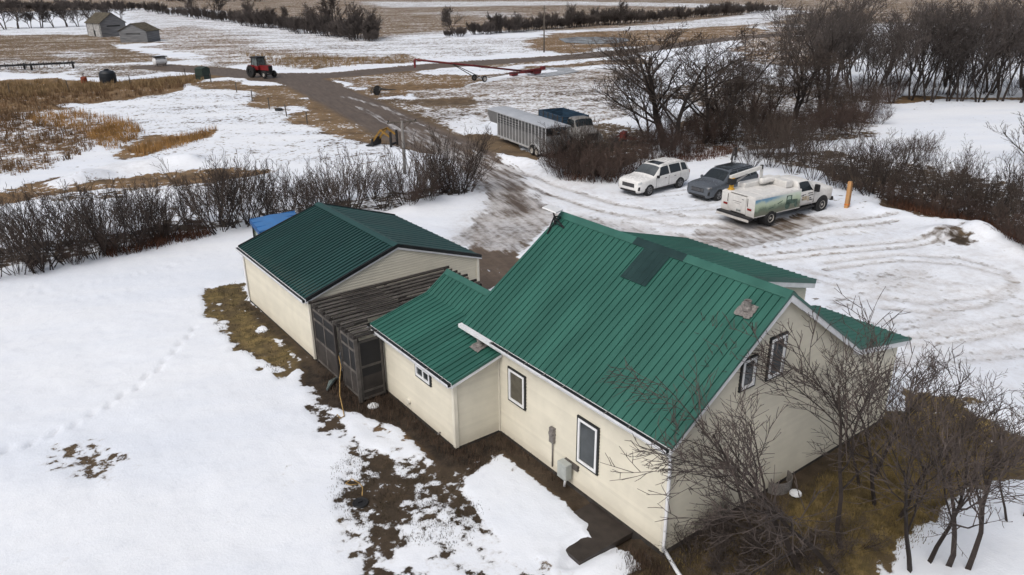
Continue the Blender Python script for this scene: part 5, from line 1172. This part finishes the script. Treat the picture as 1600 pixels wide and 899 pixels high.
def shrub_variant(seed, h=3.4, stems=16, rad=1.0, lean=.35, maxlev=3, nch=(5,4,3), minr=.006, r0=.028, up=.10, wig=.13, spread=.62):
    g = Branches(seed); r = g.r
    for k in range(stems):
        a = r.uniform(0,6.283); q_ = rad*math.sqrt(r.random())*.6; p = Vector((q_*math.cos(a),q_*math.sin(a),-.1))
        d = Vector((math.cos(a)*lean*r.uniform(.2,1.5),math.sin(a)*lean*r.uniform(.2,1.5),1)).normalized()
        g.grow(p, d, h*r.uniform(.6,1.0), r0*r.uniform(.6,1.2), 0, maxlev, nch, up=up, wig=wig, ratio=.5, spread=spread, minr=minr)
    return g
def tree_variant(seed, h=9.0, trunks=2, maxlev=4, nch=(7,5,4,3), minr=.011, r0=.2, lean=.25, up=.07, spread=.85, ratio=.55, bare=.25):
    g = Branches(seed); r = g.r
    for k in range(trunks):
        a = r.uniform(0,6.283); p = Vector((.25*math.cos(a),.25*math.sin(a),-.2)); d = Vector((math.cos(a)*lean*r.uniform(.4,1.3),math.sin(a)*lean*r.uniform(.4,1.3),1)).normalized()
        g.grow(p, d, h*r.uniform(.62,.8), r0*r.uniform(.7,1.1), 0, maxlev, nch, up=up, wig=.16, ratio=ratio, spread=spread, minr=minr, split=1, bare=bare)
    return g
def proto(g, nm, m1, m2, names):
    a = bpy.data.meshes.new(nm+'_stems'); a.from_pydata(g.a.v, [], g.a.f); a.materials.append(m1)
    b = bpy.data.meshes.new(nm+'_twigs'); b.from_pydata(g.b.v, [], g.b.f); b.materials.append(m2)
    hh = max(v[2] for v in g.b.v+g.a.v); return a, b, hh, names
def plant(pr, loc, h, rz, label, cat, group, name, sxy=1.0, tilt=None):
    a, b, hh, names = pr; k = h/hh; t = empty(name, loc, rz, label, cat, group); t.scale = (k*sxy, k*sxy, k)
    if tilt: t.rotation_euler = (Matrix.Rotation(tilt[1], 3, Vector((-math.sin(tilt[0]), math.cos(tilt[0]), 0))) @ Matrix.Rotation(rz, 3, 'Z')).to_euler()
    for me, n in zip((a, b), names):
        o = bpy.data.objects.new(n, me); COL.objects.link(o); o.parent = t
    return t
SN = ('stems','twigs'); TN = ('trunk','crown')
SH = [proto(shrub_variant(10+i, h=3.3, stems=13+i, minr=.009, r0=.036, nch=(6,4,2), lean=.75, wig=.20, up=.13), 'willow%d'%i, B_dark, B_mid, SN) for i in range(5)]
SHR = [proto(shrub_variant(30+i, h=2.6, stems=22, rad=1.2, lean=.6, minr=.008, r0=.022, nch=(6,4,3), spread=.8), 'brush%d'%i, B_mid, B_red, SN) for i in range(3)]
TR = [proto(tree_variant(50+i, h=9, trunks=2+i%2, nch=(9,6,5,4), r0=.15, minr=.012), 'poplar%d'%i, B_dark, B_mid, TN) for i in range(4)]
TG = [proto(tree_variant(60+i, h=9, trunks=3, nch=(8,5,4,3), minr=.014, r0=.11, spread=.70, up=.10, lean=.30, bare=.3), 'grove%d'%i, B_dark, B_grey, TN) for i in range(4)]
FT = [proto(tree_variant(70+i, h=8, trunks=2, maxlev=3, nch=(10,8,6), minr=.035, r0=.18), 'fartree%d'%i, B_grey, B_grey, TN) for i in range(3)]  # lighter grey bark paints distance haze into the far trees
FS = [proto(shrub_variant(80+i, h=3, stems=24, rad=2.4, maxlev=2, nch=(12,8), minr=.03, r0=.05, lean=.5), 'farshrub%d'%i, B_grey, B_grey, SN) for i in range(3)]  # far shrubs greyed the same way, haze put into the bark colour
RN = random.Random(4); cnt = [0]
ORD = ['first','second','third','fourth','fifth','sixth','seventh','eighth','ninth','tenth','eleventh','twelfth','thirteenth','fourteenth','fifteenth','sixteenth','seventeenth','eighteenth','nineteenth','twentieth']
def row(protos, pts, h, name, cat, label, group, jit=.32, sxy=1.0, ords=True):
    """pts: photo positions of the bases, left to right"""
    pts = sorted(pts)
    for k, (a, b) in enumerate(pts):
        p = gat(a, b); lb = label.replace('#', ORD[k] if k < len(ORD) else str(k+1)) if ords else label
        plant(protos[cnt[0]%len(protos)], p, h*RN.uniform(1-jit,1+jit), RN.uniform(0,6.28), lb, cat, group, name, sxy*RN.uniform(.9,1.15)); cnt[0] += 1
# --- hedge left of the garage: front and back rows
row(SH, [(-12,438),(30,428),(72,420),(112,412),(150,402),(190,394),(228,382),(262,374),(345,360),(378,352)], 3.5, 'willow_shrub', 'shrub', 'bare willow shrub, # from left along front of the hedge left of garage', 'front row of left hedge')
row(SH, [(-20,404),(28,398),(76,390),(124,380),(170,372),(214,364),(258,356),(300,350),(338,344)], 3.0, 'willow_shrub', 'shrub', 'bare willow shrub, # from left along back of the hedge left of garage', 'back row of left hedge')
row(SHR, [(175,398),(215,390),(245,380),(60,428),(120,412),(310,368)], 1.5, 'brush_clump', 'shrub', 'low reddish brush, # from left at the foot of hedge left of garage', 'brush under left hedge')
# --- hedge behind the garage
row(SH, [(402,350),(436,346),(470,342),(505,336),(545,332),(600,327),(640,321),(668,314),(690,308),(712,302)], 3.5, 'willow_shrub', 'shrub', 'bare willow shrub, # from left along the hedge behind the garage', 'hedge behind the garage')
row(SH, [(420,330),(462,324),(500,318),(540,314),(580,310),(620,306),(656,300),(686,294)], 2.4, 'willow_shrub', 'shrub', 'bare willow shrub, # from left along the far side of hedge behind garage', 'hedge behind the garage, far side')
row(SHR, [(700,304),(722,299),(670,318),(640,326)], 2.1, 'brush_clump', 'shrub', 'round brush, # from left at the driveway end of hedge behind garage', 'brush at hedge end')
# --- shrubs by the trailer and SUV
row(SH, [(882,270),(900,272),(920,275),(938,277)], 3.9, 'willow_shrub', 'shrub', 'bare shrub, # from left between stock trailer and white SUV', 'shrubs by the trailer', jit=.1)
row(SHR, [(870,276),(886,281),(910,282),(936,284),(958,284),(972,276),(990,266),(1008,258),(948,268),(1030,250)], 2.3, 'brush_clump', 'shrub', 'dense brown brush, # from left between stock trailer and white SUV', 'brush by the trailer')
row(SHR, [(1010,240),(1040,236),(1070,232),(1100,228),(1085,244),(1125,226),(1055,246)], 2.3, 'brush_clump', 'shrub', 'dense brown brush, # from left under the big tree behind white SUV', 'brush under the big tree')
# --- right-hand hedge
row(SH, [(1172,262),(1205,262),(1238,272),(1270,282),(1300,290),(1336,300),(1366,306),(1398,314),(1430,322),(1462,330),(1495,340),(1528,352),(1560,362),(1592,376),(1625,392)], 3.0, 'willow_shrub', 'shrub', 'bare dark shrub, # from left along the front of the right-hand hedge', 'front of right hedge')
row(SH, [(1190,246),(1225,250),(1262,258),(1300,266),(1345,276),(1385,284),(1425,292),(1470,304),(1510,314),(1555,326),(1600,340)], 3.2, 'willow_shrub', 'shrub', 'bare dark shrub, # from left along the back of the right-hand hedge', 'back of right hedge')
row(SHR, [(1400,322),(1440,332),(1475,342),(1510,352),(1545,364),(1580,382),(1610,398),(1350,304),(1310,296)], 1.5, 'brush_clump', 'shrub', 'low reddish brush, # from left at the foot of the right-hand hedge', 'brush under right hedge')
# --- big trees in the middle right
for (a, b, top, sx, lb) in ((1046,232,34,1.75,'largest bare tree rising behind the white SUV'),(1092,222,30,1.55,'second bare tree just right of the largest, behind the SUVs'),(1012,222,95,1.3,'short bare tree left of the largest one, above the rusty implement'),(1132,214,80,1.2,'bare tree right of the two tall ones behind the dark grey SUV')):
    p = gat(a, b); plant(TR[cnt[0]%4], p, rise(p, top), RN.uniform(0,6.28), lb, 'tree', 'trees behind the SUVs', 'bare_tree', sx); cnt[0] += 1
row(SHR, [(1060,214),(1100,208),(1140,212),(1180,206),(1160,196),(1220,204),(1260,212),(1300,208),(1340,200),(1200,216),(1240,226),(1290,222),(1120,192),(1330,212),(1370,194),(1110,175),(1190,180),(1270,180),(1310,170),(1150,148),(1230,150),(1210,230)], 2.8, 'brush_clump', 'shrub', 'grey-brown brush filling the hedgerow behind the parking yard', 'hedgerow brush', ords=False)
row(SH, [(1120,222),(1152,228),(1186,224),(1222,216),(1262,206),(1300,198),(1338,190)], 4.0, 'willow_shrub', 'shrub', 'bare shrub, # from left in the hedgerow behind the parking yard', 'hedgerow shrubs')
# --- grove, upper right
for k, (a, b, top) in enumerate([(1236,108,-2),(1262,108,12),(1284,106,6),(1395,160,10),(1420,156,4),(1452,160,0),(1478,158,12),(1500,160,2),(1530,160,-4),(1560,158,6),(1590,160,0),(1620,162,4)]):
    p = gat(a, b); plant(TG[k%4], p, min(11.5, rise(p, top)), RN.uniform(0,6.28), 'bare tree, %s from left among the trunks of the right-hand grove' % ORD[k], 'tree', 'front of the grove', 'bare_tree', 1.1)
row(TG, [(1300,130),(1330,138),(1360,146),(1340,112),(1380,122),(1410,134),(1440,138),(1480,136),(1520,136),(1560,138),(1600,138),(1430,112),(1490,110),(1550,112),(1610,112),(1330,90),(1400,90),(1470,88),(1540,88),(1610,88),(1300,152),(1340,160),(1290,176),(1260,160),(1280,128)], 9.2, 'bare_tree', 'tree', 'grey bare tree deep inside the right-hand grove', 'inside of the grove', ords=False, sxy=1.1)
row(TR, [(1170,196),(1204,190),(1240,184),(1276,192)], 6.5, 'bare_tree', 'tree', 'bare tree, # from left rising out of the hedgerow behind the truck', 'hedgerow trees', sxy=1.3)
row(SHR, [(1350,178),(1380,170),(1320,186),(1310,160),(1350,156),(1390,152),(1280,150)], 2.4, 'brush_clump', 'shrub', 'brown brush, # from left at the left foot of the grove', 'brush under the grove')
row(SH, [(1300,146),(1335,150),(1368,154),(1404,150),(1436,152),(1470,148),(1506,150),(1542,148),(1580,150),(1612,150)], 3.6, 'willow_shrub', 'shrub', 'bare undergrowth shrub, # from left among the trunks of the grove', 'grove undergrowth')
row(TR, [(1320,124),(1372,136),(1424,146),(1486,150),(1546,146),(1604,150)], 7.6, 'bare_tree', 'tree', 'spreading dark tree, # from left between the trunks of the grove', 'spreading grove trees', sxy=1.2)
p = gat(1650,262); plant(SH[1], p, 5.2, 1.0, 'bare spreading shrub reaching in at the right edge above the hedge', 'shrub', None, 'willow_shrub', 1.5)
row(SHR, [(1400,246),(1440,252)], 1.8, 'brush_clump', 'shrub', 'small bare shrub, # from left in the snowy clearing behind right hedge', 'clearing shrubs')
# --- shelterbelts and far trees
row(FS, [(236+i*15, 20+i*1.95+RN.uniform(-1.5,1.5)) for i in range(24)], 4.6, 'belt_shrub', 'shrub', 'dense dark shrub in the shelterbelt beyond the snowy stubble field', 'near shelterbelt', ords=False, sxy=1.1)
row(FT, [(392,36),(420,38),(506,48),(528,51),(556,56),(584,60),(440,40),(480,44),(300,26),(340,28)], 8.5, 'belt_tree', 'tree', 'bare tree, # from left in the shelterbelt beyond the snowy stubble field', 'trees of the near shelterbelt')
row(FT, [(709,57)], 7.2, 'belt_tree', 'tree', 'lone round bare tree between the two shelterbelts', None)
row(FS, [(700,58),(718,58)], 2.5, 'belt_shrub', 'shrub', '# low shrub at the foot of the lone round tree', 'shrubs at the lone tree')
row(FS, [(745+i*14, 55-i*1.12+RN.uniform(-.8,.8)) for i in range(34)], 4.2, 'belt_shrub', 'shrub', 'dark shrub in the long far shelterbelt beyond the pond', 'far shelterbelt', ords=False, sxy=1.1)
row(FT, [(805,50),(890,44),(968,40),(1060,30)], 6.2, 'belt_tree', 'tree', 'bare tree, # from left rising above the far shelterbelt', 'trees of the far shelterbelt')
row(FT, [(8,46),(28,45),(48,44),(66,44),(86,43),(106,42),(122,42),(140,40),(170,34),(190,30)], 8.5, 'belt_tree', 'tree', 'bare leaning tree, # from left in the row beside the granaries', 'trees beside the granaries', sxy=1.2)
row(FS, [(-20+i*18, 16+RN.uniform(-1,1)) for i in range(14)], 5.5, 'belt_shrub', 'shrub', 'dark far shrub, # from left on the field edge behind the granaries', 'far field edge', sxy=1.5)
row(FS, [(270+i*22, 2+RN.uniform(-1,2)) for i in range(7)], 7, 'belt_shrub', 'shrub', 'distant bush, # from left above the near shelterbelt', 'distant bushes', sxy=1.6)
# --- foreground shrubs at the gable end
NEAR = [proto(tree_variant(90+i, h=4.6, trunks=2, maxlev=4, nch=(7,6,4,2), minr=.0058, r0=.055, lean=.24, up=.12, spread=.72, ratio=.60, bare=.42), 'lilac%d'%i, B_near, B_neart, TN) for i in range(5)]
LOW = [proto(shrub_variant(120+i, h=1.5, stems=26, rad=1.0, lean=.8, minr=.005, r0=.014, nch=(5,4,2), spread=1.0, up=.02), 'bramble%d'%i, B_near, B_neart, SN) for i in range(2)]
LEFT = math.atan2(-RV[1], -RV[0])
for k, (a, b, hgt, sx, tl, lb) in enumerate([(1222,878,6.3,1.2,.50,'bare small tree leaning left over the near house corner'),(1332,878,6.4,1.35,.38,'bare small tree leaning in front of the two gable windows'),
        (1392,790,5.3,1.25,.06,'bare small tree at the far gable corner beside the porch roof'),(1430,880,5.6,1.15,.08,'bare small tree with straight pale trunk in the middle of the brown lawn'),
        (1494,872,4.9,1.3,-.06,'rightmost large bare tree standing in the snow at the bottom'),(1590,812,4.4,1.2,.0,'bare sapling at the right edge beyond the brown lawn'),
        (1345,745,4.8,1.25,.10,'slender bare tree close against the gable wall, behind the leaning ones')]):
    p = gat(a, b); plant(NEAR[(k+3)%5], p, hgt, (2.2,4.0,.9,5.1,1.7,3.3,.2)[k], lb, 'tree', 'small trees at the gable end', 'yard_tree', sx, tilt=(LEFT, tl))
row(LOW, [(1090,872),(1130,856),(1165,845),(1200,880),(1240,850),(1285,870),(1330,850),(1130,900),(1190,905),(1270,905)], .95, 'bramble', 'shrub', 'tangled low twigs, # from left under the small trees at the gable end', 'low twigs at the gable end')
# --- dead grass, reeds and weeds as stuff
def tufts(name, label, m, areas, n, h, wdt, seed, cl=.35):
    r = np.random.RandomState(seed); vs = []; fs = []
    for px, wgt in areas:
        P = np.array([at(*q_)[:2] for q_ in px]); lo = P.min(0); hi = P.max(0); k = 0; tries = 0
        while k < n*wgt and tries < n*wgt*30:
            tries += 1; c = lo+(hi-lo)*r.rand(2); ins = False
            for i in range(len(P)):
                a, b = P[i], P[(i+1)%len(P)]
                if (a[1] > c[1]) != (b[1] > c[1]) and c[0] < a[0]+(c[1]-a[1])/(b[1]-a[1])*(b[0]-a[0]): ins = not ins
            if not ins: continue
            k += 1; z = zat(*c); hh = h*r.uniform(.5,1.25)
            for _ in range(9):
                o = r.normal(0, cl*.5, 2); l = r.normal(0, .22, 2)*hh; a = r.uniform(0,6.28); wv = np.array([math.cos(a), math.sin(a)])*wdt*r.uniform(.6,1.3); b = len(vs); x, y = c+o; q_ = hh*r.uniform(.6,1.1)
                vs += [(x-wv[0],y-wv[1],z-.05),(x+wv[0],y+wv[1],z-.05),(x+l[0]+wv[0]*.3,y+l[1]+wv[1]*.3,z+q_),(x+l[0]-wv[0]*.3,y+l[1]-wv[1]*.3,z+q_)]; fs.append((b,b+1,b+2,b+3))
    me = bpy.data.meshes.new(name); me.from_pydata(vs, [], fs); o = link_mesh(name, me, m); return tag(o, label, 'grass', kind='stuff')
G_gold = mat('golden_reeds', (.30,.17,.06), .9, var=.4, scale=.8); G_brown = mat('brown_dead_grass', (.14,.085,.045), .9, var=.4, scale=.8); G_tan = mat('tan_grass', (.24,.165,.085), .9, var=.35, scale=.7); G_rust = mat('rusty_weeds', (.085,.038,.022), .9, var=.4, scale=2)
tufts('golden_reeds', 'golden reeds growing in the snowy marsh at left', G_gold, [([(40,180),(110,174),(200,188),(232,208),(160,230),(120,222),(150,204),(60,200)],.5),([(120,205),(190,192),(225,212),(170,236)],.3),([(200,236),(250,222),(340,200),(300,226),(220,244)],.25)], 700, .60, .022, 1)
tufts('marsh_grass', 'brown matted marsh grass at the left edge', G_brown, [([(-40,205),(60,190),(130,205),(150,230),(90,260),(-40,290)],.6),([(0,176),(60,180),(20,200),(-40,205)],.2),([(-40,150),(120,140),(290,124),(300,134),(230,150),(120,162),(40,182),(-40,192)],1.0)], 620, .50, .03, 2)
tufts('tan_grass', 'tall tan grass along the fence and road edge', G_tan, [([(-40,132),(60,128),(180,131),(290,120),(320,124),(280,136),(150,144),(-40,158)],1.0),([(380,84),(560,92),(640,88),(640,98),(480,108),(390,100)],.5)], 700, .6, .035, 3)
tufts('hedge_weeds', 'rusty dead weeds at the foot of the hedges', G_rust, [([(880,270),(980,270),(1060,235),(1150,228),(1150,245),(1060,256),(960,286),(880,284)],.35),([(1390,308),(1500,336),(1600,372),(1600,392),(1490,352),(1390,324)],.4),([(160,395),(260,372),(330,362),(330,370),(250,386),(170,404)],.2)], 900, .45, .02, 4)
tufts('foundation_weeds', 'dead weeds in the wet soil along the house foundation', mat('dead_foundation_weeds', (.065,.042,.028), .9, var=.5, scale=3), [([(500,580),(604,614),(714,702),(784,680),(860,735),(900,780),(840,726),(790,700),(735,738),(690,705),(640,664),(540,640)],1.0),([(980,860),(1036,870),(1040,905),(980,905)],.3)], 330, .20, .009, 5, cl=.25)
tufts('lawn_grass', 'matted olive-brown lawn grass at the gable end', mat('olive_grass', (.15,.11,.042), .9, var=.45, scale=1.5), [([(1036,880),(1240,780),(1388,660),(1430,615),(1545,650),(1620,700),(1540,745),(1440,840),(1340,899),(1100,905)],1.0)], 2600, .10, .010, 6, cl=.3)
tufts('patch_grass', 'short dark grass showing through the melting snow', mat('dark_patch_grass', (.045,.035,.018), .9, var=.4, scale=2), [([(520,735),(545,700),(640,720),(735,775),(760,812),(700,860),(560,830),(515,800)],1.0),([(318,478),(334,447),(386,440),(392,468),(462,560),(440,590),(352,530)],.8)], 420, .06, .010, 7, cl=.2)
